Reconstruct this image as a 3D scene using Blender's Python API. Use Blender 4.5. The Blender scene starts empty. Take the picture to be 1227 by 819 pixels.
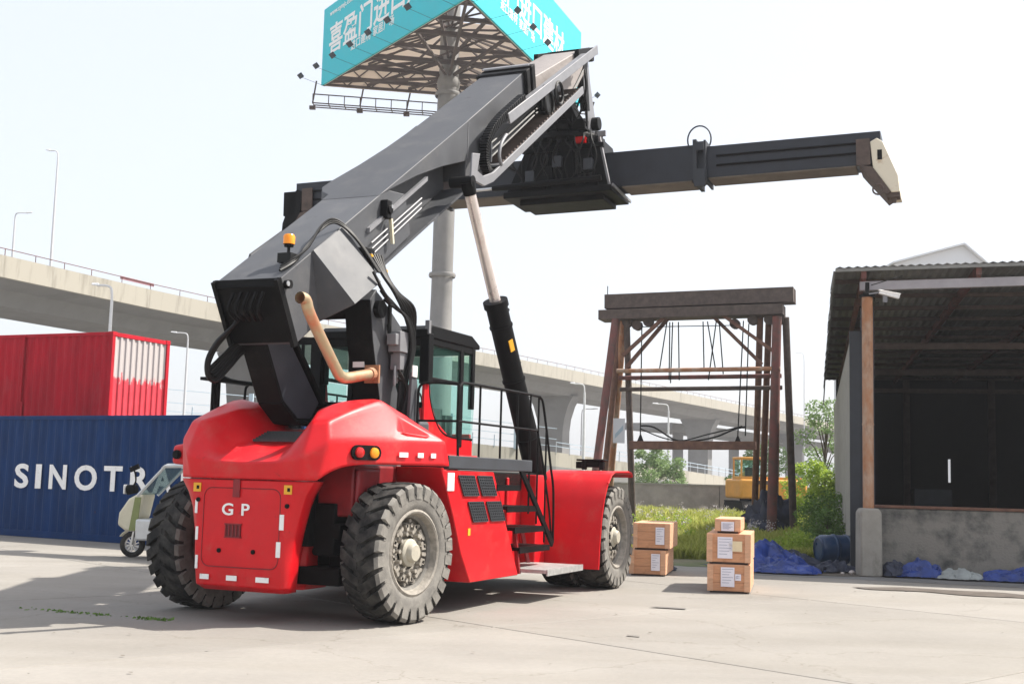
import bpy, bmesh, math, random
from math import radians as R, sin, cos, pi
from mathutils import Vector, Matrix, noise
rnd = random.Random(7)
sc = bpy.context.scene
C = sc.collection

# ------------------------------------------------------------------ camera
cam = bpy.data.cameras.new('camera'); cam.sensor_width = 36; cam.lens = 1460/1227*36
cam.clip_start = .1; cam.clip_end = 3000
co = bpy.data.objects.new('camera', cam); C.objects.link(co); sc.camera = co
co.location = (0, 0, 1.69)
co.rotation_euler = (Matrix.Rotation(R(90+6.38), 3, 'X') @ Matrix.Rotation(R(1.5), 3, 'Z')).to_euler()

# ------------------------------------------------------------------ light
SUN_EL, SUN_AZ = 52, 76          # degrees; azimuth clockwise from the view direction (+Y)
w = bpy.data.worlds.new('World'); sc.world = w; w.use_nodes = True
nt = w.node_tree; bg = nt.nodes['Background']; sky = nt.nodes.new('ShaderNodeTexSky')
sky.sky_type = 'NISHITA'; sky.sun_disc = False
sky.sun_elevation = R(SUN_EL); sky.sun_rotation = R(SUN_AZ)
sky.air_density = 1.0; sky.dust_density = 4.0; sky.ozone_density = 1.0
mixn = nt.nodes.new('ShaderNodeMixRGB'); mixn.inputs[0].default_value = .80; mixn.inputs[2].default_value = (2.18, 2.23, 2.33, 1)   # thin white haze layer over the blue
nt.links.new(sky.outputs[0], mixn.inputs[1]); nt.links.new(mixn.outputs[0], bg.inputs[0]); bg.inputs[1].default_value = 0.15
sl = bpy.data.lights.new('sun', 'SUN'); sl.energy = 2.95; sl.angle = R(.6); sl.color = (1, .95, .87)
so = bpy.data.objects.new('sun', sl); C.objects.link(so)
sd = Vector((sin(R(SUN_AZ))*cos(R(SUN_EL)), cos(R(SUN_AZ))*cos(R(SUN_EL)), sin(R(SUN_EL))))
so.rotation_euler = sd.to_track_quat('Z', 'Y').to_euler()
sc.view_settings.view_transform = 'Standard'; sc.view_settings.look = 'None'
sc.view_settings.exposure = 1.5; sc.view_settings.gamma = 1

# ------------------------------------------------------------------ materials
def mat(name, col, rough=.5, metal=0, var=.12, scale=6, bump=0, bscale=40, col2=None, mixlo=.45, mixhi=.65, coat=0, spec=.5, stretch=None, coords='Object'):
    m = bpy.data.materials.new(name); m.use_nodes = True; n = m.node_tree.nodes; l = m.node_tree.links
    b = n['Principled BSDF']; b.inputs['Roughness'].default_value = rough; b.inputs['Metallic'].default_value = metal
    b.inputs['Coat Weight'].default_value = coat; b.inputs['Specular IOR Level'].default_value = spec
    tc = n.new('ShaderNodeTexCoord'); mp = n.new('ShaderNodeMapping'); l.new(tc.outputs[coords], mp.inputs[0])
    if stretch: mp.inputs['Scale'].default_value = stretch
    no = n.new('ShaderNodeTexNoise'); no.inputs['Scale'].default_value = scale; no.inputs['Detail'].default_value = 6
    no.inputs['Roughness'].default_value = .62
    l.new(mp.outputs[0], no.inputs[0])
    r = n.new('ShaderNodeValToRGB'); l.new(no.outputs[0], r.inputs[0])
    c = Vector(col)
    if col2 is None:
        r.color_ramp.elements[0].position = .3; r.color_ramp.elements[1].position = .7
        r.color_ramp.elements[0].color = (*(c*(1-var)), 1); r.color_ramp.elements[1].color = (*(c*(1+var)), 1)
    else:
        r.color_ramp.elements[0].position = mixlo; r.color_ramp.elements[1].position = mixhi
        r.color_ramp.elements[0].color = (*c, 1); r.color_ramp.elements[1].color = (*col2, 1)
    l.new(r.outputs[0], b.inputs['Base Color'])
    rr = n.new('ShaderNodeMapRange'); l.new(no.outputs[0], rr.inputs[0])
    rr.inputs[3].default_value = max(.03, rough-.12); rr.inputs[4].default_value = min(1, rough+.12); l.new(rr.outputs[0], b.inputs['Roughness'])
    if bump:
        n2 = n.new('ShaderNodeTexNoise'); n2.inputs['Scale'].default_value = bscale; n2.inputs['Detail'].default_value = 4; l.new(mp.outputs[0], n2.inputs[0])
        bp = n.new('ShaderNodeBump'); bp.inputs['Strength'].default_value = bump; bp.inputs['Distance'].default_value = .02
        l.new(n2.outputs[0], bp.inputs['Height']); l.new(bp.outputs[0], b.inputs['Normal'])
    return m
def glassmat(name, col, rough=.05, alpha=.35):
    m = bpy.data.materials.new(name); m.use_nodes = True; n = m.node_tree.nodes; l = m.node_tree.links
    b = n['Principled BSDF']; b.inputs['Base Color'].default_value = (*col, 1); b.inputs['Roughness'].default_value = rough
    t = n.new('ShaderNodeBsdfTransparent'); t.inputs[0].default_value = (*[min(1, c*1.15) for c in (.74, .84, .82)], 1)
    mx = n.new('ShaderNodeMixShader'); mx.inputs[0].default_value = alpha
    l.new(t.outputs[0], mx.inputs[1]); l.new(b.outputs[0], mx.inputs[2]); l.new(mx.outputs[0], n['Material Output'].inputs[0])
    return m
M = {}
M['red'] = mat('red_paint', (.60, .006, .012), .42, var=.08, scale=3, spec=.35, bump=.03, bscale=25)
M['red_dull'] = mat('red_frame_paint_shaded', (.20, .006, .010), .5, var=.25, scale=5)  # dull red, darkened to carry the shade inside the wheel arches
M['black'] = mat('black_paint', (.005, .005, .0055), .55, var=.35, scale=4, spec=.12)
M['grey'] = mat('charcoal_boom_paint', (.066, .069, .076), .55, var=.14, scale=2.5, spec=.35, bump=.03, bscale=20)
M['tan'] = mat('dusty_inner_boom', (.26, .23, .215), .6, var=.15, scale=3, stretch=(1, 4, 4))
M['lightgrey'] = mat('light_grey_steel', (.20, .20, .21), .45, metal=.1, var=.12, scale=5)
M['rubber'] = mat('tyre_rubber', (.018, .018, .018), .85, spec=.2, col2=(.085, .08, .072), mixlo=.40, mixhi=.72, scale=5, bump=.3, bscale=60)
M['dusty'] = mat('dusty_rubber', (.13, .122, .11), .9, col2=(.24, .225, .20), mixlo=.35, mixhi=.7, scale=7, bump=.25, bscale=70)
M['rim'] = mat('dusty_rim', (.27, .245, .21), .75, var=.3, scale=14, bump=.2)
M['hubcap'] = mat('hub_cap_beige', (.40, .37, .30), .6, var=.12, scale=10)
M['hose'] = mat('hose_rubber', (.008, .008, .008), .5, var=.2, spec=.25)
M['steel'] = mat('bare_steel', (.55, .55, .55), .3, metal=.8, var=.1)
M['chrome'] = mat('rod_chrome', (.78, .70, .66), .28, metal=.55, var=.14, scale=3, stretch=(1, 1, .3))
M['gold'] = mat('heat_tinted_exhaust', (.48, .37, .23), .42, metal=.55, col2=(.62, .14, .06), mixlo=.5, mixhi=.72, scale=2.2)
M['white'] = mat('white_reflector', (.85, .84, .82), .5, var=.04)
M['yellow'] = mat('yellow_label', (.75, .38, .02), .5, var=.05)
M['amber'] = mat('amber_lens', (.95, .30, .01), .25, var=.05)
M['redlens'] = mat('red_lens', (.5, .01, .01), .2, var=.1)
M['glass'] = glassmat('green_cab_glass', (.12, .24, .21), .05, .08)
M['mesh'] = mat('grille_mesh', (.03, .034, .036), .6, var=.5, scale=60)
M['alu'] = mat('step_plate', (.42, .42, .41), .45, metal=.4, var=.2, scale=12, bump=.3, bscale=90)
M['cream'] = mat('worn_cream_steel', (.66, .60, .47), .6, col2=(.40, .25, .13), mixlo=.58, mixhi=.75, scale=5)
M['rust'] = mat('rusty_steel', (.115, .055, .038), .85, col2=(.20, .10, .065), mixlo=.35, mixhi=.7, scale=5, bump=.3)
M['rust_red'] = mat('red_oxide_steel', (.17, .055, .045), .8, col2=(.10, .06, .05), mixlo=.4, mixhi=.65, scale=3)
M['rust_dark'] = mat('dark_rust', (.085, .062, .052), .85, var=.35, scale=5)
M['rust_orange'] = mat('orange_rust_pipe', (.36, .17, .085), .85, col2=(.42, .30, .22), mixlo=.45, mixhi=.62, scale=2.5, stretch=(1, 1, .5), bump=.2)
M['conc_old'] = mat('weathered_concrete', (.22, .205, .18), .9, col2=(.07, .07, .066), mixlo=.46, mixhi=.68, scale=2.2, bump=.6, bscale=25)
M['conc_light'] = mat('pale_concrete', (.28, .265, .235), .9, var=.15, scale=3, bump=.3, bscale=30)
M['conc_bridge'] = mat('viaduct_concrete', (.22, .217, .213), .9, var=.1, scale=.5)
M['conc_parapet'] = mat('parapet_concrete', (.38, .355, .30), .9, col2=(.25, .23, .19), mixlo=.52, mixhi=.75, scale=1.0, stretch=(1.5, 1.5, .25))
M['wall_dark'] = mat('shaded_wall', (.012, .012, .012), .95, var=.25, scale=2)  # near black: the shade inside the shed put into walls and floor
M['steel_dark'] = mat('dark_blue_grey_steel', (.03, .034, .042), .7, var=.2, scale=4)
M['roofsheet'] = mat('roof_sheet', (.22, .22, .21), .75, var=.15, scale=4, coords='Object')
M['fascia'] = mat('fascia_beam', (.34, .32, .34), .7, var=.12, scale=3)
M['blue'] = mat('navy_container_paint', (.008, .034, .115), .7, spec=.15, var=.22, scale=3, stretch=(1, 1, .25), bump=.05)
M['cred'] = mat('red_container_paint', (.42, .008, .02), .7, spec=.15, var=.2, scale=2, stretch=(1, 1, .3))
M['navytar'] = mat('blue_tarpaulin', (.010, .036, .20), .38, var=.5, scale=4)
M['darktar'] = mat('dark_tarpaulin', (.02, .026, .05), .6, var=.4, scale=4)
M['greytar'] = mat('grey_tarpaulin', (.28, .30, .29), .6, var=.2, scale=4)
M['cyan'] = mat('cyan_board', (.01, .50, .58), .6, var=.04, scale=1)
M['boardback'] = mat('board_back_cream', (.80, .70, .60), .8, var=.06, scale=.6)
_m = M['boardback'].node_tree; _t = _m.nodes.new('ShaderNodeBsdfTranslucent'); _t.inputs[0].default_value = (.95, .85, .74, 1); _x = _m.nodes.new('ShaderNodeMixShader'); _x.inputs[0].default_value = .5
_m.links.new(_m.nodes['Principled BSDF'].outputs[0], _x.inputs[1]); _m.links.new(_t.outputs[0], _x.inputs[2]); _m.links.new(_x.outputs[0], _m.nodes['Material Output'].inputs[0])
M['pole'] = mat('pole_grey_paint', (.20, .193, .185), .6, var=.1, scale=1.5)
M['truss'] = mat('truss_steel', (.075, .055, .05), .8, var=.3, scale=.8)
M['lamp'] = mat('lamp_post_white', (.62, .63, .64), .5, var=.05)
M['lampgrey'] = mat('lamp_post_grey', (.55, .56, .58), .5, var=.05)
M['exc'] = mat('excavator_orange', (.66, .30, .045), .5, var=.14, scale=2)
M['dark'] = mat('dark_parts', (.008, .008, .008), .7, var=.3, spec=.1)
M['crate'] = mat('plywood_crate', (.62, .31, .165), .75, var=.14, scale=5, stretch=(1, 1, 8))
M['crate_slat'] = mat('crate_batten', (.66, .38, .23), .75, var=.16, scale=6, stretch=(1, 1, 6))
M['paper'] = mat('paper_label', (.82, .80, .86), .7, var=.03)
M['paper_y'] = mat('yellow_paper_label', (.80, .66, .42), .7, var=.05)
M['print'] = mat('print_grey', (.35, .36, .45), .7, var=.05)
M['bark'] = mat('bark', (.09, .07, .05), .9, var=.3, scale=10)
M['sand'] = mat('pale_rubble_heap', (.58, .52, .48), .95, var=.15, scale=3)
M['barrelblue'] = mat('blue_plastic_drum', (.006, .035, .10), .35, var=.2)
M['silver'] = mat('silver_paint', (.55, .56, .56), .35, metal=.3, var=.08)
M['creamp'] = mat('cream_paint', (.60, .56, .42), .4, var=.08)
M['olive'] = mat('olive_plastic', (.20, .23, .08), .5, var=.1)
M['fence'] = mat('blue_grey_fence', (.40, .50, .58), .6, var=.05)
M['wallcol'] = mat('old_rendered_wall', (.30, .27, .245), .95, col2=(.20, .18, .165), mixlo=.42, mixhi=.65, scale=.9, bump=.3)
M['dirt'] = mat('dark_dirt', (.10, .082, .062), .95, var=.35, scale=3, bump=.6, bscale=18)
M['puddle'] = mat('puddle_water', (.06, .055, .05), .06, var=.2, scale=2)
M['wet'] = mat('damp_stain', (.12, .10, .085), .5, var=.25, scale=3)
M['whitebuild'] = mat('white_building', (.66, .67, .70), .8, var=.04, scale=.3)
M['bannerred'] = mat('faded_red_banner', (.30, .13, .15), .8, var=.1)
M['seat'] = mat('seat_cloth', (.02, .02, .022), .9)
M['interior'] = mat('cab_interior', (.05, .055, .055), .8)

def wear(name, col, scale=3, lo=.56, hi=.72, fac=.5, stretch=(1, 1, 1)):
    m = M[name]; n = m.node_tree.nodes; l = m.node_tree.links; b = n['Principled BSDF']; src = b.inputs['Base Color'].links[0].from_socket
    tc = n.new('ShaderNodeTexCoord'); mp = n.new('ShaderNodeMapping'); mp.inputs['Scale'].default_value = stretch; l.new(tc.outputs['Object'], mp.inputs[0])
    no = n.new('ShaderNodeTexNoise'); no.inputs['Scale'].default_value = scale; no.inputs['Detail'].default_value = 9; no.inputs['Roughness'].default_value = .72; l.new(mp.outputs[0], no.inputs[0])
    r = n.new('ShaderNodeMapRange'); r.inputs[1].default_value = lo; r.inputs[2].default_value = hi; r.inputs[4].default_value = fac; l.new(no.outputs[0], r.inputs[0])
    mx = n.new('ShaderNodeMixRGB'); l.new(r.outputs[0], mx.inputs[0]); l.new(src, mx.inputs[1]); mx.inputs[2].default_value = (*col, 1); l.new(mx.outputs[0], b.inputs['Base Color'])
wear('red', (.42, .16, .12), 2.2, .52, .75, .32); wear('red', (.10, .02, .015), 7, .62, .72, .5)
wear('grey', (.13, .125, .12), 1.6, .50, .72, .5); wear('grey', (.02, .018, .016), 5, .62, .70, .6)
wear('black', (.022, .02, .018), 3, .56, .72, .5)
wear('blue', (.07, .10, .16), 1.2, .55, .75, .35, (1, 1, .35)); wear('blue', (.10, .05, .03), 3.5, .66, .72, .8)
wear('cred', (.34, .10, .10), 1.5, .55, .75, .3, (1, 1, .35)); wear('cred', (.05, .02, .02), 3.5, .64, .72, .7, (1, 1, .4))
wear('white', (.55, .52, .5), 9, .55, .65, .6); wear('pole', (.30, .27, .22), .8, .5, .7, .5, (1, 1, .2))
wear('conc_bridge', (.11, .11, .10), .15, .5, .7, .45, (1, 1, 2)); wear('conc_parapet', (.12, .11, .09), .6, .58, .7, .6, (1.5, 1.5, .15))
wear('rust_orange', (.10, .05, .035), 4, .55, .68, .6, (1, 1, .3)); wear('conc_light', (.12, .11, .095), 3, .52, .68, .7, (1, 1, .5)); wear('crate', (.36, .17, .08), 6, .55, .7, .5); wear('chrome', (.30, .13, .09), 1.2, .50, .68, .6, (1, 1, .3))
M['slot_red'] = mat('red_recess_shade', (.10, .004, .006), .6)  # recess shade of the vent slot put into a darker red
M['web'] = mat('mast_web_paint', (.045, .05, .062), .35, var=.2, scale=3)
M['screen'] = glassmat('pale_windscreen', (.16, .22, .24), .08, .5)

def leafmat(name, c1, c2, trans=.25):
    m = bpy.data.materials.new(name); m.use_nodes = True; n = m.node_tree.nodes; l = m.node_tree.links
    b = n['Principled BSDF']; g = n.new('ShaderNodeNewGeometry'); r = n.new('ShaderNodeValToRGB')
    l.new(g.outputs['Random Per Island'], r.inputs[0]); r.color_ramp.elements[0].color = (*c1, 1); r.color_ramp.elements[1].color = (*c2, 1)
    l.new(r.outputs[0], b.inputs['Base Color']); b.inputs['Roughness'].default_value = .6
    t = n.new('ShaderNodeBsdfTranslucent'); l.new(r.outputs[0], t.inputs[0]); mx = n.new('ShaderNodeMixShader'); mx.inputs[0].default_value = trans
    l.new(b.outputs[0], mx.inputs[1]); l.new(t.outputs[0], mx.inputs[2]); l.new(mx.outputs[0], n['Material Output'].inputs[0]); return m
M['leaf_y'] = leafmat('leaf_yellow_green', (.22, .34, .03), (.42, .52, .08), .45)
M['leaf_g'] = leafmat('leaf_green', (.07, .15, .02), (.17, .28, .06), .35)
M['leaf_p'] = leafmat('leaf_pale', (.15, .24, .08), (.28, .38, .17), .45)
M['grass'] = leafmat('grass_blades', (.24, .28, .04), (.52, .52, .14), .5)
M['flower'] = leafmat('weed_flower', (.45, .40, .40), (.60, .55, .56), .2)

def concrete_ground(name):
    m = bpy.data.materials.new(name); m.use_nodes = True; n = m.node_tree.nodes; l = m.node_tree.links; b = n['Principled BSDF']
    tc = n.new('ShaderNodeNewGeometry')
    def nz(scale, det=6, st=None, ro=.6):
        t = n.new('ShaderNodeTexNoise'); t.inputs['Scale'].default_value = scale; t.inputs['Detail'].default_value = det; t.inputs['Roughness'].default_value = ro
        if st:
            mp = n.new('ShaderNodeMapping'); mp.inputs['Scale'].default_value = st; mp.inputs['Rotation'].default_value = (0, 0, R(30)); l.new(tc.outputs['Position'], mp.inputs[0]); l.new(mp.outputs[0], t.inputs[0])
        else: l.new(tc.outputs['Position'], t.inputs[0])
        return t
    def ramp(src, a, bb, ca, cb):
        r = n.new('ShaderNodeValToRGB'); r.color_ramp.elements[0].position = a; r.color_ramp.elements[1].position = bb
        r.color_ramp.elements[0].color = (*ca, 1); r.color_ramp.elements[1].color = (*cb, 1); l.new(src, r.inputs[0]); return r
    def mul(x, y, f=1):
        k = n.new('ShaderNodeMixRGB'); k.blend_type = 'MULTIPLY'; k.inputs[0].default_value = f; l.new(x, k.inputs[1]); l.new(y, k.inputs[2]); return k.outputs[0]
    base = ramp(nz(.35, 8).outputs[0], .3, .7, (.236, .220, .200), (.302, .282, .256)).outputs[0]
    streak = ramp(nz(.5, 6, (.35, 2.2, 1)).outputs[0], .38, .6, (.95, .945, .93), (1.02, 1.02, 1.02)).outputs[0]
    fine = ramp(nz(14, 6, None, .7).outputs[0], .3, .7, (.92, .92, .92), (1.05, 1.05, 1.04)).outputs[0]
    stain = ramp(nz(1.1, 9, None, .68).outputs[0], .63, .76, (1, 1, 1), (.74, .71, .67)).outputs[0]
    grit = ramp(nz(55, 3, None, .5).outputs[0], .68, .76, (1, 1, 1), (.72, .70, .67)).outputs[0]
    oi = n.new('ShaderNodeObjectInfo')
    slab = ramp(oi.outputs['Random'], 0, 1, (.93, .93, .925), (1.03, 1.03, 1.03)).outputs[0]
    vo = n.new('ShaderNodeTexVoronoi'); vo.feature = 'DISTANCE_TO_EDGE'; vo.inputs['Scale'].default_value = .28
    dn = nz(1.3, 5); va = n.new('ShaderNodeVectorMath'); va.operation = 'MULTIPLY_ADD'; l.new(dn.outputs[1], va.inputs[0]); va.inputs[1].default_value = (.9, .9, .9); l.new(tc.outputs['Position'], va.inputs[2]); l.new(va.outputs[0], vo.inputs['Vector'])
    crack = ramp(vo.outputs['Distance'], .0, .004, (.72, .70, .66), (1, 1, 1)).outputs[0]
    c = mul(mul(mul(mul(mul(mul(base, streak), fine), stain), grit), slab), crack, .8)
    l.new(c, b.inputs['Base Color']); b.inputs['Roughness'].default_value = .88; b.inputs['Specular IOR Level'].default_value = .3
    bp = n.new('ShaderNodeBump'); bp.inputs['Strength'].default_value = .35; bp.inputs['Distance'].default_value = .01
    l.new(nz(40, 5).outputs[0], bp.inputs['Height']); l.new(bp.outputs[0], b.inputs['Normal']); return m
M['ground'] = concrete_ground('yard_concrete')
M['apron'] = mat('grey_apron_concrete', (.17, .165, .16), .85, var=.15, scale=1.2, bump=.3, bscale=30)
M['earth'] = mat('earth', (.16, .14, .09), .95, col2=(.10, .12, .04), mixlo=.4, mixhi=.6, scale=.8, bump=.5, bscale=8)

# faded red container door: paint gone above an uneven line
def faded_door():
    m = mat('faded_red_door', (.55, .03, .05), .7, var=.15, scale=4); n = m.node_tree.nodes; l = m.node_tree.links; b = n['Principled BSDF']
    src = b.inputs['Base Color'].links[0].from_socket
    tc = n.new('ShaderNodeTexCoord'); s = n.new('ShaderNodeSeparateXYZ'); l.new(tc.outputs['Object'], s.inputs[0])
    no = n.new('ShaderNodeTexNoise'); no.inputs['Scale'].default_value = 4.5; no.inputs['Detail'].default_value = 10; no.inputs['Roughness'].default_value = .78
    mp = n.new('ShaderNodeMapping'); mp.inputs['Scale'].default_value = (1, 1.4, .7); l.new(tc.outputs['Object'], mp.inputs[0]); l.new(mp.outputs[0], no.inputs[0])
    a = n.new('ShaderNodeMath'); a.operation = 'MULTIPLY_ADD'; l.new(no.outputs[0], a.inputs[0]); a.inputs[1].default_value = 1.5; l.new(s.outputs[2], a.inputs[2])
    r = n.new('ShaderNodeMapRange'); r.inputs[1].default_value = 2.02; r.inputs[2].default_value = 2.10; l.new(a.outputs[0], r.inputs[0])
    mx = n.new('ShaderNodeMixRGB'); l.new(r.outputs[0], mx.inputs[0]); l.new(src, mx.inputs[1]); mx.inputs[2].default_value = (.42, .38, .37, 1)
    l.new(mx.outputs[0], b.inputs['Base Color']); return m
M['door_faded'] = faded_door()

# ------------------------------------------------------------------ mesh helpers
class MB:
    def __init__(s): s.v = []; s.f = []; s.mi = []
    def add(s, vs, fs, mi=0):
        o = len(s.v); s.v += [tuple(v) for v in vs]; s.f += [tuple(i+o for i in f) for f in fs]; s.mi += [mi]*len(fs); return s
    def box(s, a, b, mi=0):
        x0, y0, z0 = [min(p, q) for p, q in zip(a, b)]; x1, y1, z1 = [max(p, q) for p, q in zip(a, b)]
        return s.add([(x0,y0,z0),(x1,y0,z0),(x1,y1,z0),(x0,y1,z0),(x0,y0,z1),(x1,y0,z1),(x1,y1,z1),(x0,y1,z1)],
                     [(3,2,1,0),(4,5,6,7),(0,1,5,4),(1,2,6,5),(2,3,7,6),(3,0,4,7)], mi)
    def hexa(s, p, mi=0):
        return s.add(p, [(3,2,1,0),(4,5,6,7),(0,1,5,4),(1,2,6,5),(2,3,7,6),(3,0,4,7)], mi)
    def prism(s, poly, ax, a, b, mi=0):
        n = len(poly)
        def P(q, t): return (t, q[0], q[1]) if ax == 'x' else (q[0], t, q[1]) if ax == 'y' else (q[0], q[1], t)
        vs = [P(q, a) for q in poly] + [P(q, b) for q in poly]
        return s.add(vs, [tuple(range(n))[::-1], tuple(range(n, 2*n))] + [(i, (i+1) % n, n+(i+1) % n, n+i) for i in range(n)], mi)
    def bar(s, p, q, wx, wz=None, mi=0, up=(0, 0, 1)):
        wz = wz or wx; p = Vector(p); q = Vector(q); d = (q-p).normalized(); u = Vector(up)
        if abs(d.dot(u)) > .98: u = Vector((1, 0, 0))
        x = d.cross(u).normalized()*wx/2; z = x.cross(d).normalized()*wz/2
        return s.hexa([p-x-z, p+x-z, q+x-z, q-x-z, p-x+z, p+x+z, q+x+z, q-x+z], mi)
    def tube(s, pts, r, n=8, mi=0, caps=True):
        pts = [Vector(p) for p in pts]; rs = r if isinstance(r, (list, tuple)) else [r]*len(pts); rings = []; px = None
        for i, p in enumerate(pts):
            d = (pts[min(i+1, len(pts)-1)]-pts[max(i-1, 0)]).normalized()
            if px is None:
                u = Vector((0, 0, 1)) if abs(d.z) < .9 else Vector((1, 0, 0)); px = d.cross(u).normalized()
            else: px = (px-d*px.dot(d)).normalized()
            y = d.cross(px); rings.append([p+(px*cos(2*pi*k/n)+y*sin(2*pi*k/n))*rs[i] for k in range(n)])
        vs = [v for g in rings for v in g]; fs = []
        for i in range(len(pts)-1):
            for k in range(n): fs.append((i*n+k, i*n+(k+1) % n, (i+1)*n+(k+1) % n, (i+1)*n+k))
        if caps: fs += [tuple(range(n))[::-1], tuple(range((len(pts)-1)*n, len(pts)*n))]
        return s.add(vs, fs, mi)
    def cyl(s, p, q, r, r2=None, n=16, mi=0): return s.tube([p, q], [r, r if r2 is None else r2], n, mi)
    def lathe(s, prof, ax='y', c=(0, 0, 0), n=32, mi=0, closed=False):
        vs = []; m = len(prof)
        for k in range(n):
            a = 2*pi*k/n
            for r, h in prof:
                if ax == 'y': vs.append((c[0]+r*cos(a), c[1]+h, c[2]+r*sin(a)))
                elif ax == 'z': vs.append((c[0]+r*cos(a), c[1]+r*sin(a), c[2]+h))
                else: vs.append((c[0]+h, c[1]+r*cos(a), c[2]+r*sin(a)))
        fs = []
        for k in range(n):
            for i in range(m if closed else m-1):
                j = (i+1) % m; fs.append((k*m+i, k*m+j, ((k+1) % n)*m+j, ((k+1) % n)*m+i))
        return s.add(vs, fs, mi)
    def sphere(s, c, r, n=8, mi=0, sq=(1, 1, 1)):
        vs = []; fs = []
        for i in range(n+1):
            for k in range(2*n):
                a = pi*i/n; b = pi*k/n; vs.append((c[0]+r*sq[0]*sin(a)*cos(b), c[1]+r*sq[1]*sin(a)*sin(b), c[2]+r*sq[2]*cos(a)))
        for i in range(n):
            for k in range(2*n): fs.append((i*2*n+k, (i+1)*2*n+k, (i+1)*2*n+(k+1) % (2*n), i*2*n+(k+1) % (2*n)))
        return s.add(vs, fs, mi)
    def mesh(s, name, mats, smooth=False, recalc=True, angle=40):
        me = bpy.data.meshes.new(name); me.from_pydata(s.v, [], s.f)
        for m in (mats if isinstance(mats, (list, tuple)) else [mats]): me.materials.append(m)
        if len(set(s.mi)) > 1: me.polygons.foreach_set('material_index', s.mi)
        if recalc:
            bm = bmesh.new(); bm.from_mesh(me); bmesh.ops.recalc_face_normals(bm, faces=bm.faces); bm.to_mesh(me); bm.free()
        if smooth: me.shade_smooth(); me.set_sharp_from_angle(angle=R(angle))
        me.update(); return me
    def build(s, name, mats, parent=None, bevel=0, smooth=False, recalc=True, seg=2, angle=40):
        me = s.mesh(name, mats, smooth, recalc, angle)
        o = bpy.data.objects.new(name, me); C.objects.link(o); o.parent = parent
        if bevel:
            b = o.modifiers.new('bevel', 'BEVEL'); b.width = bevel; b.segments = seg; b.limit_method = 'ANGLE'; b.angle_limit = R(30); b.harden_normals = False
            me.shade_smooth(); me.set_sharp_from_angle(angle=R(50))
        return o
def tag(o, label=None, cat=None, group=None, kind=None):
    if label: o['label'] = label
    if cat: o['category'] = cat
    if group: o['group'] = group
    if kind: o['kind'] = kind
    return o
def thing(name, label, cat, loc=(0, 0, 0), rz=0, group=None):
    o = bpy.data.objects.new(name, None); o.empty_display_size = .3; C.objects.link(o); o.location = loc; o.rotation_euler = (0, 0, rz)
    return tag(o, label, cat, group)
def link_copy(src, parent, loc=None, rot=None):
    c = src.copy(); C.objects.link(c); c.parent = parent
    if loc is not None: c.location = loc
    if rot is not None: c.rotation_euler = rot
    return c
def copy_tree(o, parent=None):
    c = o.copy(); C.objects.link(c); c.parent = parent
    for ch in list(o.children): copy_tree(ch, c)
    return c
def text(name, body, size, m, parent, mtx, ext=.004, bold=0, space=1, align='LEFT', sx=1):
    cu = bpy.data.curves.new('lettering', 'FONT'); cu.body = body; cu.size = size; cu.extrude = ext; cu.offset = bold; cu.space_character = space; cu.align_x = align; cu.resolution_u = 4
    t = bpy.data.objects.new('lettering', cu); C.objects.link(t); bpy.context.view_layer.update()
    me = bpy.data.meshes.new_from_object(t.evaluated_get(bpy.context.evaluated_depsgraph_get())); bpy.data.objects.remove(t); bpy.data.curves.remove(cu)
    me.materials.clear(); me.materials.append(m); me.transform(Matrix.Diagonal((sx, 1, 1, 1)))
    o = bpy.data.objects.new(name, me); C.objects.link(o); o.parent = parent; o.matrix_local = mtx; return o
def frame(o, x, up):           # matrix whose local x runs along x and local y along up: for lettering on a wall
    x = Vector(x).normalized(); up = Vector(up).normalized(); z = x.cross(up)
    m = Matrix((x, up, z)).transposed().to_4x4(); m.translation = Vector(o); return m
def spline(pts, n=8):
    pts = [Vector(p) for p in pts]; out = []; P = [pts[0]]+pts+[pts[-1]]
    for i in range(1, len(P)-2):
        for k in range(n):
            t = k/n; a, b, c, d = P[i-1], P[i], P[i+1], P[i+2]
            out.append(.5*((2*b)+(c-a)*t+(2*a-5*b+4*c-d)*t*t+(3*b-a-3*c+d)*t**3))
    out.append(pts[-1]); return out

#@@GROUND
# ------------------------------------------------------------------ ground
g = MB()
gx = [-1500, -400, -120, -60, 60, 120, 400, 1500]
for i in range(len(gx)-1):
    for j in range(len(gx)-1): g.add([(gx[i], gx[j], -.03), (gx[i+1], gx[j], -.03), (gx[i+1], gx[j+1], -.03), (gx[i], gx[j+1], -.03)], [(0, 1, 2, 3)])
ground = tag(g.build('ground', M['ground'], recalc=False), kind='structure')
# concrete slabs of the yard, joints run obliquely
SA = R(-47); du = Vector((cos(SA), sin(SA), 0)); dv = Vector((-sin(SA), cos(SA), 0)); o0 = Vector((-.13, 14.2, 0))
def in_yard(p): return -32 < p.x < 22 and 2 < p.y < 40 and not (p.y > 27.5 and p.x > -1)
slab_me = {}
for i in range(-9, 9):
    for j in range(-7, 8):
        c = o0+du*(i*5.2+2.6)+dv*(j*6.4+3.2)
        if not in_yard(c): continue
        s = MB(); e = .012; a, b = 2.6-e, 3.2-e
        s.add([tuple(c+du*x+dv*y+Vector((0, 0, z))) for z, k in ((-.03, 0), (-.008, 0), (0, .01)) for x, y in ((-a+k, -b+k), (a-k, -b+k), (a-k, b-k), (-a+k, b-k))],
              [(0, 1, 5, 4), (1, 2, 6, 5), (2, 3, 7, 6), (3, 0, 4, 7), (4, 5, 9, 8), (5, 6, 10, 9), (6, 7, 11, 10), (7, 4, 8, 11), (8, 9, 10, 11)])
        so_ = s.build('concrete_slab', M['ground'], ground)
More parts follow.
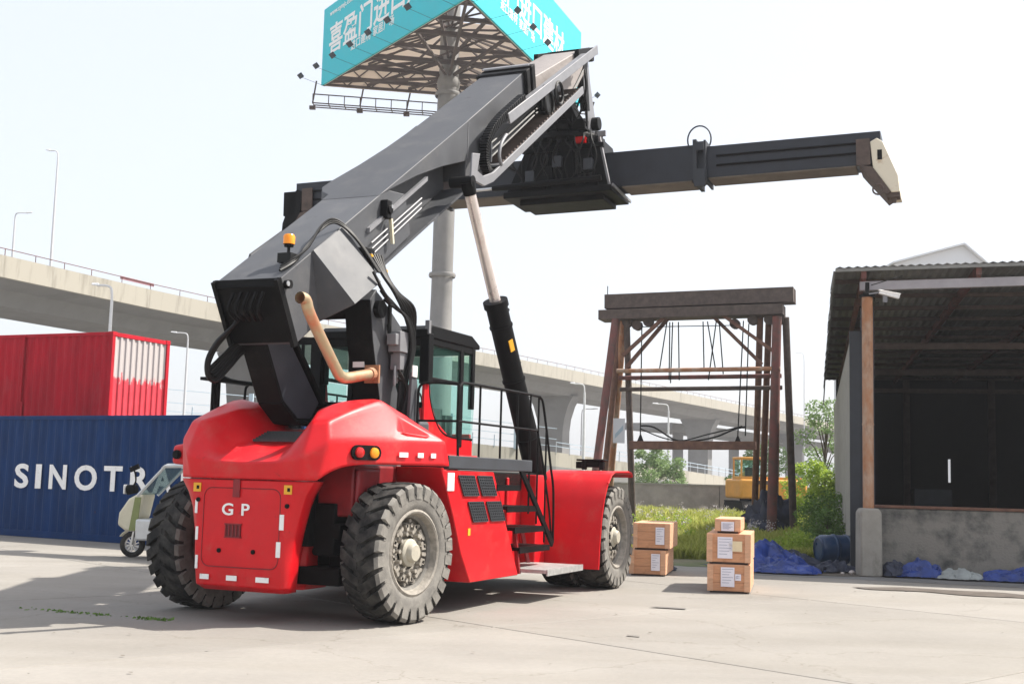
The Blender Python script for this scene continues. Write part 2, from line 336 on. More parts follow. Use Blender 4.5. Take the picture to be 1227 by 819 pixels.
def patch(name, pts, z, m, kind='structure', wob=.25, seedv=0, sub=6):
    P = []; n = len(pts)
    for i in range(n):
        a = Vector((*pts[i], 0)); b = Vector((*pts[(i+1) % n], 0))
        for k in range(sub):
            p = a.lerp(b, k/sub); q = noise.noise_vector(p*1.3+Vector((seedv, 0, 0)))*wob; P.append((p.x+q.x, p.y+q.y, z))
    return tag(MB().add(P, [tuple(range(len(P)))]).build(name, m, recalc=False), kind=kind)
patch('earth', [(2.6, 25.6), (6.2, 25.2), (7.2, 27), (14, 56), (20, 66), (20, 130), (-20, 130), (-2, 67), (1.4, 40)], .004, M['earth'], wob=.5)
patch('apron', [(4.6, 23.4), (6.9, 22.7), (9.0, 21.9), (14, 20.7), (14, 23.3), (7.3, 24.2), (5.0, 25.5)], .005, M['apron'], wob=.12)
patch('puddle', [(5.9, 21.0), (7.1, 20.3), (8.3, 19.7), (8.9, 19.9), (8.2, 20.55), (6.9, 21.2)], .0125, M['wet'], wob=.3, sub=12)
patch('dirt', [(4.6, 25.2), (5.6, 24.2), (6.7, 24.3), (7.4, 24.6), (14, 23.0), (14, 22.4), (7.2, 23.6), (6.4, 23.4), (4.9, 23.9)], .012, M['dirt'], wob=.25, sub=12)

#@@STACKER
# ------------------------------------------------------------------ reach stacker (local X forward, Y left, Z up, origin under the rear axle)
RS = thing('reach_stacker', 'huge red reach stacker with charcoal boom raised, spreader out to both sides', 'reach stacker', (-2.5, 14.9, 0), R(66.8))
# counterweight: stacked plan outlines
def loft(rings, mi=0, mb=None, cap=True):
    mb = mb or MB(); n = len(rings[0]); vs = [p for r in rings for p in r]; fs = []
    for i in range(len(rings)-1):
        for k in range(n): fs.append((i*n+k, i*n+(k+1) % n, (i+1)*n+(k+1) % n, (i+1)*n+k))
    if cap: fs += [tuple(range(n))[::-1], tuple(range((len(rings)-1)*n, len(rings)*n))]
    return mb.add(vs, fs, mi)
def plan(x0, y0, a, b, x1, z, c=.45):
    h = [(x0, 0), (x0, y0*.5), (x0, y0), (x0+a*.35, y0+(b-y0)*.6), (x0+a, b), (x0+a+.18, b-.03), (x1, b-.26), (x1+.05, c), (.0, c)]
    return [(x, -y, z) for x, y in h[:0:-1]] + [(x0, 0, z)] + [(x, y, z) for x, y in h[1:]]
cw = loft([plan(-1.06, .50, .09, .57, -.55, .35), plan(-1.15, .56, .10, .62, -.5, .41), plan(-1.17, .58, .11, .645, -.5, .7), plan(-1.17, .59, .12, .67, -.45, 1.0),
           plan(-1.17, .61, .12, .74, -.45, 1.28), plan(-1.17, .64, .10, .80, -.45, 1.44), plan(-1.17, .68, .09, .90, -.45, 1.595)])
CW = cw.build('counterweight', M['red'], RS, bevel=.035, seg=3)
CW.location = (0, .05, 0)
# recessed access panel on the rear: frame of thin raised ribs
p = MB()
def rib_rect(mb, y0, y1, z0, z1, x, t=.018, r=.06):
    pts = []
    for cy, cz, a0 in ((y1-r, z1-r, 0), (y0+r, z1-r, 90), (y0+r, z0+r, 180), (y1-r, z0+r, 270)):
        for k in range(5): a = R(a0+k*22.5); pts.append((x, cy+r*cos(a), cz+r*sin(a)))
    pts.append(pts[0]); mb.tube(pts, t/2, 5, caps=False)
rib_rect(p, -.53, .50, .62, 1.50, -1.172, .012, .1)
p.build('panel_seam', M['red_dull'], CW)
p = MB().box((-1.178, -.105, .96), (-1.10, .105, 1.09), 1)
for k in range(5): p.box((-1.185, -.1+k*.048, .965), (-1.15, -.085+k*.048, 1.085))
p.box((-1.186, -.115, 1.09), (-1.165, .115, 1.105)).box((-1.186, -.115, .945), (-1.165, .115, .96))
p.build('vent_slot', [M['red_dull'], M['slot_red']], CW).location = (0, .08, 0)
p = MB().box((-1.19, .01, 1.40), (-1.15, .10, 1.60)); p.build('latch', M['red_dull'], CW)
for y, z in ((.26, .80), (-.20, .80), (-.62, 1.32), (.58, 1.36)):
    MB().cyl((-1.185, y, z), (-1.165, y, z), .026, n=10).build('plug', M['dark'], CW)
text('lettering', 'G', .185, M['white'], CW, frame((-1.178, .25, 1.20), (0, -1, 0), (0, 0, 1)), .003, .003, sx=1.25)
text('lettering', 'P', .185, M['white'], CW, frame((-1.178, -.01, 1.20), (0, -1, 0), (0, 0, 1)), .003, .003, sx=1.25)
for y, z, hy, hz in ((.60, 1.28, .016, .075), (.575, .98, .016, .075), (.56, .66, .016, .075), (-.56, 1.14, .027, .085), (-.53, .84, .027, .085),
                     (.44, .50, .06, .028), (.07, .50, .07, .028), (-.34, .50, .085, .028)):
    MB().box((-1.181, y-hy, z-hz), (-1.172, y+hy, z+hz)).build('reflector', M['white'], CW)
for y, z in ((.60, 1.50), (-.625, 1.50)):
    MB().box((-1.182, y-.05, z-.05), (-1.172, y+.05, z+.05)).box((-1.186, y-.03, z-.02), (-1.180, y+.005, z+.02), 1).build('warning_label', [M['yellow'], M['dark']], CW)

# hood: faceted engine cover with a valley between two humps
half = [
 [(-1.19, 0, 1.605), (-1.19, .40, 1.605), (-1.19, .74, 1.605), (-1.12, .91, 1.61), (-.86, 1.06, 1.81), (-.1, 1.35, 1.81), (.62, 1.67, 1.82)],
 [(-1.21, 0, 1.79), (-1.21, .40, 1.81), (-1.24, .78, 1.86), (-1.04, 1.0, 2.05), (-.80, 1.07, 2.07), (-.1, 1.32, 2.09), (.60, 1.62, 2.11)],
 [(-.98, 0, 1.87), (-1.0, .38, 1.89), (-1.03, .76, 2.27), (-.97, .93, 2.27), (-.50, .99, 2.44), (-.02, 1.05, 2.575), (.35, 1.24, 2.38)],
 [(-.55, 0, 2.02), (-.6, .30, 2.06), (-.60, .55, 2.42), (-.45, .70, 2.52), (-.2, .84, 2.57), (.04, .95, 2.59), (.45, 1.12, 2.44)],
 [(.1, 0, 2.22), (.1, .3, 2.24), (.1, .42, 2.48), (.1, .6, 2.53), (.2, .75, 2.55), (.3, .85, 2.54), (.6, .95, 2.42)],
]
vs = []; nr = len(half)
for row in half: vs += [(x, -y, z) for x, y, z in row[:0:-1]] + [row[0]] + row[1:]
nc = 13; fs = [(i*nc+k, i*nc+k+1, (i+1)*nc+k+1, (i+1)*nc+k) for i in range(nr-1) for k in range(nc-1)]
bm = bmesh.new(); bv = [bm.verts.new(v) for v in vs]
for f in fs:
    c_ = sorted((divmod(i, nc) for i in f)); cols = {c[1] for c in c_}; rows = {c[0] for c in c_}
    if rows == {1, 2} and (cols == {11, 12} or cols == {0, 1}):
        o_ = 12 if 12 in cols else 0; e_ = 11 if 12 in cols else 1
        q = [bv[nc+e_], bv[nc+o_], bv[2*nc+o_], bv[2*nc+e_]]
        def bl(u, v, d=0): return (q[0].co*(1-u)+q[1].co*u)*(1-v)+(q[3].co*(1-u)+q[2].co*u)*v+Vector((-.2, 0, -1))*d
        A_, D_, B_ = bm.verts.new(bl(.10, .26)), bm.verts.new(bl(.86, .20)), bm.verts.new(bl(.42, .74))
        a_, d_, b_ = bm.verts.new(bl(.30, .26, .07)), bm.verts.new(bl(.70, .24, .10)), bm.verts.new(bl(.44, .52, .12))
        for g_ in ((q[0], q[1], D_, A_), (q[1], q[2], B_, D_), (q[2], q[3], B_), (q[3], q[0], A_, B_), (A_, D_, d_, a_), (D_, B_, b_, d_), (B_, A_, a_, b_), (a_, d_, b_)): bm.faces.new(g_)
    else: bm.faces.new([bv[i] for i in f])
bmesh.ops.recalc_face_normals(bm, faces=bm.faces)
me = bpy.data.meshes.new('engine_hood'); 
hood = bpy.data.objects.new('engine_hood', me); C.objects.link(hood); hood.parent = RS; me.materials.append(M['red'])
# triangular pocket pressed into both wings
bm.to_mesh(me); bm.free()
bm = bmesh.new(); bm.from_mesh(me); cl = bm.edges.layers.float.get('crease_edge') or bm.edges.layers.float.new('crease_edge')
for e in bm.edges:
    if len(e.link_faces) < 2: e[cl] = 1
    else:
        an = math.degrees(e.calc_face_angle(0)); e[cl] = .92 if max(v.index for v in e.verts) >= nc*nr else .82 if an > 38 else .62 if an > 20 else 0
bm.to_mesh(me); bm.free()
md = hood.modifiers.new('sub', 'SUBSURF'); md.levels = 3; md.render_levels = 3
sld = hood.modifiers.new('solid', 'SOLIDIFY'); sld.thickness = .03; sld.offset = -1
me.shade_smooth()
PD = MB().hexa([(-.86, 1.02, 1.74), (-.80, 1.34, 1.76), (-.35, 1.36, 1.76), (-.35, 1.0, 1.74), (-.86, 1.02, 2.02), (-.80, 1.33, 1.98), (-.35, 1.36, 1.98), (-.35, 1.0, 2.04)]).build('lamp_pod', M['red'], RS, bevel=.04, seg=3)
MB().tube([(-.87, 1.22, 1.87), (-.84, 1.22, 1.87)], .055, 16).tube([(-.88, 1.22, 1.87), (-.86, 1.22, 1.87)], .035, 12).build('tail_lamp', M['black'], PD)
def lampset(y, sgn):
    # lens housing on the slanted wing side
    a = Vector((-.80, sgn*1.07, 1.935)); b = Vector((.60, sgn*1.645, 1.945)); d = (b-a).normalized(); nn = Vector((d.y*sgn, -d.x*sgn, 0)); nn = -nn if nn.y*sgn < 0 else nn
    c = a+d*.27+nn*.004; up = Vector((0, 0, 1)); pts = []
    for cx, a0 in ((.125, -90), (-.125, 90)):
        for k in range(9): an = R(a0+k*22.5); pts.append(c+d*(cx+.085*cos(an))+up*(.085*sin(an)))
    mb = MB(); n = len(pts); mb.add(pts+[q+nn*.03 for q in pts], [tuple(range(n)), tuple(range(n, 2*n))]+[(i, (i+1) % n, n+(i+1) % n, n+i) for i in range(n)])
    L = mb.build('tail_lamp', M['black'], RS, smooth=True)
    for cx, mm in ((-.105, 'redlens'), (.105, 'amber')):
        q = c+d*cx+nn*.03; MB().tube([q, q+nn*.02, q+nn*.03], [.062, .058, .035], 16).build('lamp_lens', M[mm], L, smooth=True)
    for t, l in ((.83, .13), (1.09, .085), (1.29, .075)):
        q = a+d*t+nn*.004+up*(-.01); 
        v = [q-d*l/2-up*.028, q+d*l/2-up*.028, q+d*l/2+up*.028, q-d*l/2+up*.028]
        MB().hexa(v+[k+nn*.012 for k in v]).build('reflector', M['white'], RS)
lampset(1, -1); lampset(1, 1)
# grille opening in the valley
mb = MB()
for k in range(6): mb.hexa([Vector((-.62+k*.05, y, 2.035+k*.022+dz)) for dz in (0, .012) for y in (-.34, .34) ] and
    [(-.64+k*.055, -.30, 2.045+k*.021), (-.61+k*.055, -.30, 2.045+k*.021), (-.61+k*.055, .30, 2.045+k*.021), (-.64+k*.055, .30, 2.045+k*.021),
     (-.64+k*.055, -.30, 2.075+k*.021), (-.61+k*.055, -.30, 2.075+k*.021), (-.61+k*.055, .30, 2.075+k*.021), (-.64+k*.055, .30, 2.075+k*.021)])
mb.build('hood_grille', M['mesh'], RS)

# ---- chassis and running gear
ch = MB()
for s in (-1, 1):
    ch.box((-.5, s*.50, .75), (6.6, s*.78, 1.35))
    ch.box((4.9, s*.35, .55), (6.9, s*.85, 1.65))
ch.box((-.6, -.5, .85), (.6, .5, 1.5)); ch.box((1.0, -.75, .6), (4.7, .75, 1.5)); ch.box((1.1, -1.0, 1.5), (5.4, 1.0, 1.78))
ch.build('chassis_frame', M['dark'], RS, bevel=.02)
ax = MB().box((-.22, -1.0, .62), (.22, 1.0, 1.0)).cyl((0, -1.2, .8), (0, 1.2, .8), .14).box((-.5, -.85, .95), (.45, .85, 1.12))
ax.tube([(-.30, -1.05, .8), (-.32, 0, .78), (-.30, 1.05, .8)], .045)
ax.box((-.55, -.9, .42), (-.1, .1, .62)); ax.box((-.3, -1.05, .56), (.2, -.6, .78))
ax.build('rear_axle', M['dark'], RS, bevel=.02)
for sg in (-1, 1): MB().box((-.45, sg*.50, 1.2), (.6, sg*.98, 1.80)).prism([(-.45, 1.75), (.1, 1.75), (-.2, 1.25), (-.45, 1.2)], 'y', sg*.98, sg*1.04).build('inner_fender', M['red_dull'], RS, bevel=.03)
MB().cyl((6, -2, .8075), (6, 2, .8075), .24).box((5.6, -1.1, .5), (6.4, 1.1, 1.15)).build('front_axle', M['dark'], RS, bevel=.02)
# tyre: smooth carcass plus interlocking lugs
TR, TW = .8075, .25
def tyre_mesh():
    mb = MB(); Rr = .755
    prof = [(.40, -.13), (.50, -.23), (.56, -.249), (.66, -.25), (.72, -.24), (Rr, -.20), (Rr, -.075), (TR-.012, -.05), (TR-.012, .05), (Rr, .075), (Rr, .20), (.72, .24), (.66, .25), (.56, .249), (.50, .23), (.40, .13)]
    mb.lathe(prof[:4], n=52, mi=1); mb.lathe(prof[3:-3], n=52, mi=0); mb.lathe(prof[-4:], n=52, mi=1)
    mb.lathe([(.40, -.13), (.40, .13)], n=52, mi=1)
    N = 26; pitch = 2*pi/N
    for k in range(N):
        for s in (-1, 1):
            a0 = k*pitch+(pitch/2 if s > 0 else 0); wd = pitch*.385
            # centre line of a lug across the tread: (y, angle shift, outer r, inner r)
            path = [(-.0, .13, TR-.002, Rr-.02), (.07, .09, TR, Rr-.02), (.16, .015, TR-.004, Rr-.02), (.232, -.03, TR-.014, .70), (.262, -.05, .755, .66), (.257, -.05, .665, .62)]
            ring = []
            for y, da, ro, ri in path:
                for r_, aa in ((ri, -wd), (ro, -wd*.86), (ro, wd*.86), (ri, wd)):
                    an = a0+da+aa; ring.append((r_*cos(an), s*y, r_*sin(an)))
            fs = []; m = len(path)
            for i in range(m-1):
                for q in range(3): fs.append((i*4+q, i*4+q+1, (i+1)*4+q+1, (i+1)*4+q))
            fs += [(0, 1, 2, 3), ((m-1)*4+3, (m-1)*4+2, (m-1)*4+1, (m-1)*4)]
            mb.add(ring, fs[:-3*2-2]+fs[-2:-1], 0); mb.add(ring, fs[-3*2-2:-2]+fs[-1:], 1)
    return mb.mesh('tyre', [M['rubber'], M['dusty']], smooth=True, angle=28)
tyre_me = tyre_mesh()
def rim_mesh(dual=False):
    mb = MB(); d = -1   # outer face towards local -Y
    mb.lathe([(.50, -.232), (.475, -.245), (.455, -.235), (.43, -.16), (.405, -.08), (.385, -.06), (.37, -.10), (.36, -.04), (.10, -.04)], n=40)
    mb.lathe([(.34, -.04), (.34, -.10), (.30, -.12), (.20, -.12)], n=32)
    mb.lathe([(.40, .13), (.38, .10), (.1, .10)], n=32)
    for ringr, cnt, h, rr in ((.315, 20, .16, .027), (.235, 12, .19, .026), (.365, 12, .13, .024)):
        for k in range(cnt):
            a = 2*pi*k/cnt; x, z = ringr*cos(a), ringr*sin(a)
            mb.tube([(x, -.05, z), (x, -h, z)], rr, 6)
    for k in range(12):
        a = 2*pi*(k+.5)/12; c, s_ = cos(a), sin(a)
        mb.hexa([(r_*c-t*s_, y, r_*s_+t*c) for y in (-.10, -.16) for r_, t in ((.25, -.022), (.33, -.03), (.33, .03), (.25, .022))])
    return mb.mesh('rim', M['rim'], smooth=True, angle=35)
rim_me = rim_mesh()
hub_me = MB().lathe([(.16, -.12), (.16, -.17), (.14, -.185), (.115, -.19), (.105, -.235), (.09, -.25), (.0, -.25)], n=24).mesh('hub_cap', M['hubcap'], smooth=True, angle=35)
def wheel(x, y, flip, steer=0, outer=True, roll=0):
    e = bpy.data.objects.new('wheel', tyre_me); e.name = 'wheel'; C.objects.link(e); e.parent = RS; e.location = (x, y, TR)
    e.rotation_euler = Matrix(( (1,0,0),(0,1,0),(0,0,1))).to_euler(); e.rotation_euler = (0, roll, steer+(pi if flip else 0))
    for nme, mee in (('rim', rim_me), ('hub_cap', hub_me)):
        if nme == 'hub_cap' and not outer: continue
        c = bpy.data.objects.new(nme, mee); C.objects.link(c); c.parent = e
    return e
wheel(0, -1.35, False, R(-7), roll=.1); wheel(0, 1.35, True, R(-7), roll=.17)
wheel(6, -1.83, False, roll=.3); wheel(6, 1.83, True, roll=.2); wheel(6, -1.22, False, outer=False, roll=.7); wheel(6, 1.22, True, outer=False, roll=.5)

# ---- side panel with four mesh grilles
for s in (-1, 1):
    y0, y1 = s*1.60, s*1.0
    P = MB().prism([(.60, 1.77), (2.10, 1.77), (3.02, .37), (1.52, .37), (1.22, .75), (.98, 1.2)], 'y', y0, y0-s*.05)
    P.prism([(.55, 1.80), (.62, 1.80), (1.0, 1.2), (1.24, .75), (1.54, .37), (1.47, .37), (1.17, .75), (.93, 1.2)], 'y', y0-s*.0, s*.85)
    P.prism([(2.98, .37), (3.04, .37), (2.12, 1.77), (2.06, 1.77)], 'y', y0-s*.001, s*1.0)
    P.build('side_panel', M['red'], RS, bevel=.012)
    for gx_, gz in ((1.02, 1.46), (1.58, 1.46), (1.32, 1.13), (1.88, 1.13)):
        # slanted mesh windows
        f = MB(); sh = .17
        f.prism([(gx_+sh*.0, gz+.25), (gx_+.45, gz+.25), (gx_+.45+sh, gz), (gx_+sh, gz)], 'y', y0+s*.002, y0+s*.012)
        G = f.build('grille', M['mesh'], RS)
        g2 = MB()
        for k in range(8):
            t = k/7; g2.bar((gx_+sh*t, y0+s*.016, gz+.25*(1-t)), (gx_+.45+sh*t, y0+s*.016, gz+.25*(1-t)), .012)
            g2.bar((gx_+.45*t, y0+s*.016, gz+.25), (gx_+.45*t+sh, y0+s*.016, gz), .012)
        g2.build('grille_bars', M['steel_dark'], G)
    MB().box((1.35, y0+s*.003, .96), (1.42, y0+s*.008, 1.05)).build('warning_label', M['yellow'], RS)
MB().box((.72, -1.612, 1.52), (.90, -1.602, 1.74)).build('paper_notice', M['white'], RS)
# body behind the stairs
B_ = MB()
for s in (-1, 1):
    B_.prism([(2.1, 1.77), (4.75, 1.77), (4.75, .40), (3.0, .40)], 'y', s*1.0, s*.82)
    B_.prism([(2.5, 1.77), (2.62, 1.77), (3.6, .42), (3.48, .42)], 'y', s*1.02, s*1.28)
    B_.box((3.9, s*1.0, .5), (3.97, s*1.04, 1.7)); B_.box((4.5, s*1.0, .42), (4.9, s*1.25, 1.75))
    B_.prism([(2.0, 1.76), (2.35, 1.76), (2.7, 1.3), (2.4, 1.3)], 'y', s*1.02, s*1.5)
B_.build('body_side', M['red'], RS, bevel=.015)
# stairs
for s in (-1, 1):
    for x0, x1, z in ((2.22, 3.02, 1.58), (2.58, 3.66, 1.29), (2.86, 3.98, 1.0), (3.06, 4.2, .72)):
        MB().box((x0, s*1.60, z-.025), (x1, s*1.08, z+.02)).box((x0, s*1.61, z-.06), (x1, s*1.59, z+.02)).build('step', M['black'], RS)
    MB().box((3.12, s*2.0, .40), (4.55, s*1.12, .45)).box((3.12, s*2.005, .37), (4.56, s*1.985, .455)).build('bottom_step', M['alu'], RS)
    MB().bar((3.1, s*1.58, .38), (3.1, s*1.5, 1.0), .05).bar((4.4, s*1.2, .4), (4.3, s*1.1, 1.0), .05).build('step_bracket', M['red_dull'], RS)
# platform edge
MB().box((.72, -1.62, 1.79), (3.42, -.95, 1.95)).box((.72, 1.62, 1.80), (4.15, .95, 1.95)).box((5.0, -1.0, 1.5), (6.9, 1.0, 1.7)).build('platform', M['steel_dark'], RS, bevel=.01)
# handrails
for s in (-1, 1):
    y = s*1.6; H = MB(); r = .019
    H.tube(spline([(1.0, y, 1.9), (.98, y, 2.3), (.98, y, 2.70), (1.03, y, 2.84), (1.25, y, 2.87), (2.4, y, 2.88), (3.55, y, 2.88), (3.72, y, 2.86), (3.86, y, 2.72), (4.18, y, 1.9), (4.32, y, 1.5), (4.34, y, .78)], 5), r, 6)
    H.tube(spline([(.98, y, 2.38), (2.4, y, 2.38), (3.5, y, 2.38), (3.68, y, 2.30), (4.12, y, 1.35), (4.24, y, .95), (4.30, y, .80)], 5), r*.85, 6)
    for x, zt in ((1.62, 2.88), (2.30, 2.88), (2.88, 2.88)): H.tube([(x, y, zt), (x, y, 1.84)], r*.85, 6)
    if s < 0:
        H.tube(spline([(.90, -1.08, 1.9), (.88, -1.08, 2.6), (.90, -1.10, 2.82), (.95, -1.25, 2.86), (1.03, -1.6, 2.84)], 5), r, 6); H.tube([(.90, -1.08, 2.38), (.98, -1.6, 2.38)], r*.85, 6)
    for x, zt, zb in ((3.35, 2.88, 1.2), (3.66, 2.86, 1.05), (3.98, 2.42, .78)): H.tube([(x, y, zt), (x, y, zb)], r*.8, 6)
    H.bar((3.0, y, 1.86), (4.32, y, .74), .035, .09)
    H.build('handrail', M['black'], RS, smooth=True)
    MB().box((2.55, y-s*.02, 1.80), (2.75, y+s*.01, 1.95)).build('rail_bracket', M['lightgrey'], RS)
# rail on the far side of the machine seen behind the hood
H = MB(); H.tube(spline([(.2, 1.45, 2.15), (.2, 1.5, 2.85), (.8, 1.6, 2.87), (2.2, 1.6, 2.88)], 5), .03, 6)
for x in (.05, .16, 1.1): H.tube([(x+.1, 1.5, 2.86), (x+.1, 1.5, 1.95)], .028, 6)
H.box((-.05, 1.42, 2.83), (.9, 1.56, 2.87)).build('guard_rail', M['black'], RS, smooth=True)
# front mudguards: sheet wrapped round the dual tyres
for s in (-1, 1):
    out = [(4.93, .36), (4.96, .7), (5.03, 1.1), (5.14, 1.4), (5.30, 1.66), (5.46, 1.79), (5.62, 1.84), (6.3, 1.85), (6.48, 1.83), (6.52, 1.78)]
    inn = [(x+.03 if z < 1.7 else x, z-.03 if z > 1.5 else z) for x, z in out]
    mb = MB(); n = len(out); ya, yb = s*1.02, s*2.12
    V = [(x, ya, z) for x, z in out]+[(x, yb, z) for x, z in out]+[(x, ya, z) for x, z in inn]+[(x, yb, z) for x, z in inn]; F = []
    for i in range(n-1): F += [(i, i+1, n+i+1, n+i), (2*n+i+1, 2*n+i, 3*n+i, 3*n+i+1), (i+1, i, 2*n+i, 2*n+i+1), (n+i, n+i+1, 3*n+i+1, 3*n+i)]
    F += [(0, n, 3*n, 2*n), (n-1, 2*n-1, 4*n-1, 3*n-1)]
    mb.add(V, F); mb.tube([(x, yb, z-.01) for x, z in out[4:]], .02, 6)
    mb.build('mudguard', M['red'], RS, smooth=True, angle=50)
MB().box((5.85, -1.85, 1.86), (5.95, -1.78, 2.0)).box((5.85, -1.55, 1.86), (5.95, -1.48, 2.0)).box((5.86, -1.78, 1.90), (6.0, -1.55, 2.0)).box((5.82, -1.87, 2.0), (6.05, -1.40, 2.03)).box((5.86, -1.50, 1.88), (5.98, -1.38, 1.99)).build('work_lamp', M['black'], RS, bevel=.02)

#@@CAB
# ---- cab
cb = MB()
X0, X1, Yh, Z0, Z1 = 1.60, 3.10, .80, 2.0, 3.62
fr = .055
roofp = [(X0-.06, Z1), (X0+.1, Z1+.07), (X1-.15, Z1+.07), (X1+.12, Z1-.04), (X1+.12, Z1-.10), (X0-.06, Z1-.10)]
cb.prism(roofp, 'y', -Yh-.04, Yh+.04)
for y in (-Yh, Yh):
    s = 1 if y > 0 else -1
    cb.bar((X0+.02, y, 2.9), (X0+.02, y, Z1-.05), .14, .14); cb.bar((X1-.05, y, 2.65), (X1-.05, y, Z1-.05), .07, .09)
    cb.bar((2.68, y, 2.1), (2.68, y, Z1-.05), .06, .10); cb.bar((X0, y, 2.98), (2.58, y, 2.98), .05, .05); cb.bar((X0, y, Z1-.14), (X1, y, Z1-.14), .05, .10)
    cb.tube(spline([(X0+.1, y, 3.0), (X0+.12, y, 2.75), (X0+.3, y, 2.45), (X0+.65, y, 2.25), (X1, y, 2.22)], 5), .025, 6)
cb.bar((X0, -Yh, 2.62), (X0, Yh, 2.62), .06, .08); cb.bar((X0, -Yh, Z1-.15), (X0, Yh, Z1-.15), .06, .12); cb.bar((X0, .28, 2.0), (X0, .28, Z1), .07, .22)
cb.bar((X1, -Yh, Z1-.14), (X1, Yh, Z1-.14), .06, .1)
cab = cb.build('cab_frame', M['black'], RS, bevel=.015)
lw = MB()
lw.prism([(X0-.03, 1.97), (X1, 1.97), (X1, 2.2), (2.3, 2.26), (1.95, 2.42), (1.76, 2.68), (1.72, 2.92), (X0-.03, 2.92)], 'y', -Yh-.015, -Yh+.03)
lw.prism([(X0-.03, 1.97), (X1, 1.97), (X1, 2.2), (2.3, 2.26), (1.95, 2.42), (1.76, 2.68), (1.72, 2.92), (X0-.03, 2.92)], 'y', Yh+.015, Yh-.03)
lw.box((X0-.03, -Yh+.03, 1.97), (X0+.03, Yh-.03, 2.58)); lw.box((X0, -Yh+.03, 1.97), (X1+.05, Yh-.03, 2.03)); lw.box((X1, -Yh+.03, 1.97), (X1+.05, Yh-.03, 2.3))
lw.box((X0+.05, -.95, 1.955), (X1-.1, .95, 1.99))
lw.build('cab_lower_body', M['red'], cab, bevel=.012)
def pane(pts, off=(0, 0, 0), nm='window_glass'):
    P = [Vector(p)+Vector(off) for p in pts]; nn = (P[1]-P[0]).cross(P[2]-P[0]).normalized()*.006
    n = len(P); return MB().add([q-nn for q in P]+[q+nn for q in P], [tuple(range(n))[::-1], tuple(range(n, 2*n))]+[(i, (i+1) % n, n+(i+1) % n, n+i) for i in range(n)]).build(nm, M['glass'], cab)
for y in (-Yh, Yh):
    pane([(1.70, y, 3.0), (2.62, y, 3.0), (2.62, y, 3.44), (1.70, y, 3.44)])
    pane([(1.74, y, 2.94), (2.62, y, 2.94), (2.62, y, 2.25), (2.3, y, 2.28), (1.97, y, 2.45), (1.78, y, 2.7)])
    pane([(2.74, y, 3.44), (3.08, y, 3.44), (3.16, y, 2.9), (3.10, y, 2.24), (2.74, y, 2.25)])
pane([(X0, -.72, 2.68), (X0, .15, 2.68), (X0, .15, 3.42), (X0, -.72, 3.42)]); pane([(X0, .40, 2.68), (X0, .74, 2.68), (X0, .74, 3.42), (X0, .40, 3.42)])
pane([(X1+.04, -.76, 2.3), (X1+.04, .76, 2.3), (X1+.06, .76, 3.42), (X1+.06, -.76, 3.42)])
st = MB().box((2.0, -.28, 2.1), (2.5, .28, 2.5)).prism([(1.95, 2.45), (2.08, 2.45), (2.0, 3.12), (1.88, 3.12)], 'y', -.25, .25).box((1.88, -.14, 3.12), (1.97, .14, 3.3)); st.build('driver_seat', M['seat'], cab, bevel=.04)
MB().box((2.75, -.55, 2.05), (2.98, .45, 2.55)).tube([(2.75, -.05, 2.5), (2.62, -.05, 2.72)], .025).lathe([(.17, 0), (.19, .015), (.19, -.015)], 'x', (2.62, -.05, 2.74), 20, closed=True).box((2.1, -.62, 2.1), (2.5, -.42, 2.62)).build('dashboard', M['interior'], cab)
W_ = MB().tube([(X0-.05, -.45, 3.42), (X0-.05, -.30, 3.1), (X0-.045, -.32, 2.78)], .012, 5).bar((X0-.05, -.48, 3.2), (X0-.045, -.15, 2.8), .02); W_.build('wiper', M['black'], cab)
MB().bar((X0-.02, -Yh-.03, 3.55), (X0-.02, -Yh-.03, 3.74), .06).build('cab_bracket', M['lightgrey'], cab)
sg = MB().bar((X0-.02, .80, 3.50), (X0-.02, 1.62, 3.50), .05, .10).bar((X0-.02, .80, 2.86), (X0-.02, 1.62, 2.86), .05, .12).bar((X0-.02, 1.10, 2.0), (X0-.02, 1.10, 3.5), .035).bar((X0-.02, 1.62, 2.0), (X0-.02, 1.62, 3.54), .06).bar((X0-.02, .84, 2.0), (X0-.02, .84, 3.54), .16)
sg.build('side_screen_frame', M['black'], cab)
pane([(X0-.02, .92, 2.92), (X0-.02, 1.60, 2.92), (X0-.02, 1.60, 3.45), (X0-.02, .92, 3.45)])
# air filter box and tanks round the cab
MB().box((1.0, -.95, 1.96), (1.5, -.55, 2.4)).build('tank', M['grey'], RS, bevel=.05)
MB().box((.75, 1.0, 1.95), (1.4, 1.45, 2.5)).build('tank', M['grey'], RS, bevel=.05)
MB().prism([(.98, 2.0), (1.38, 2.0), (1.16, 2.98), (1.05, 2.98)], 'y', -1.05, -1.00).build('side_guard_plate', M['grey'], RS, bevel=.01).location = (-.28, 0, 0)
MB().box((.74, -1.07, 2.92), (.86, -1.055, 3.06)).build('paper_notice', M['white'], RS)

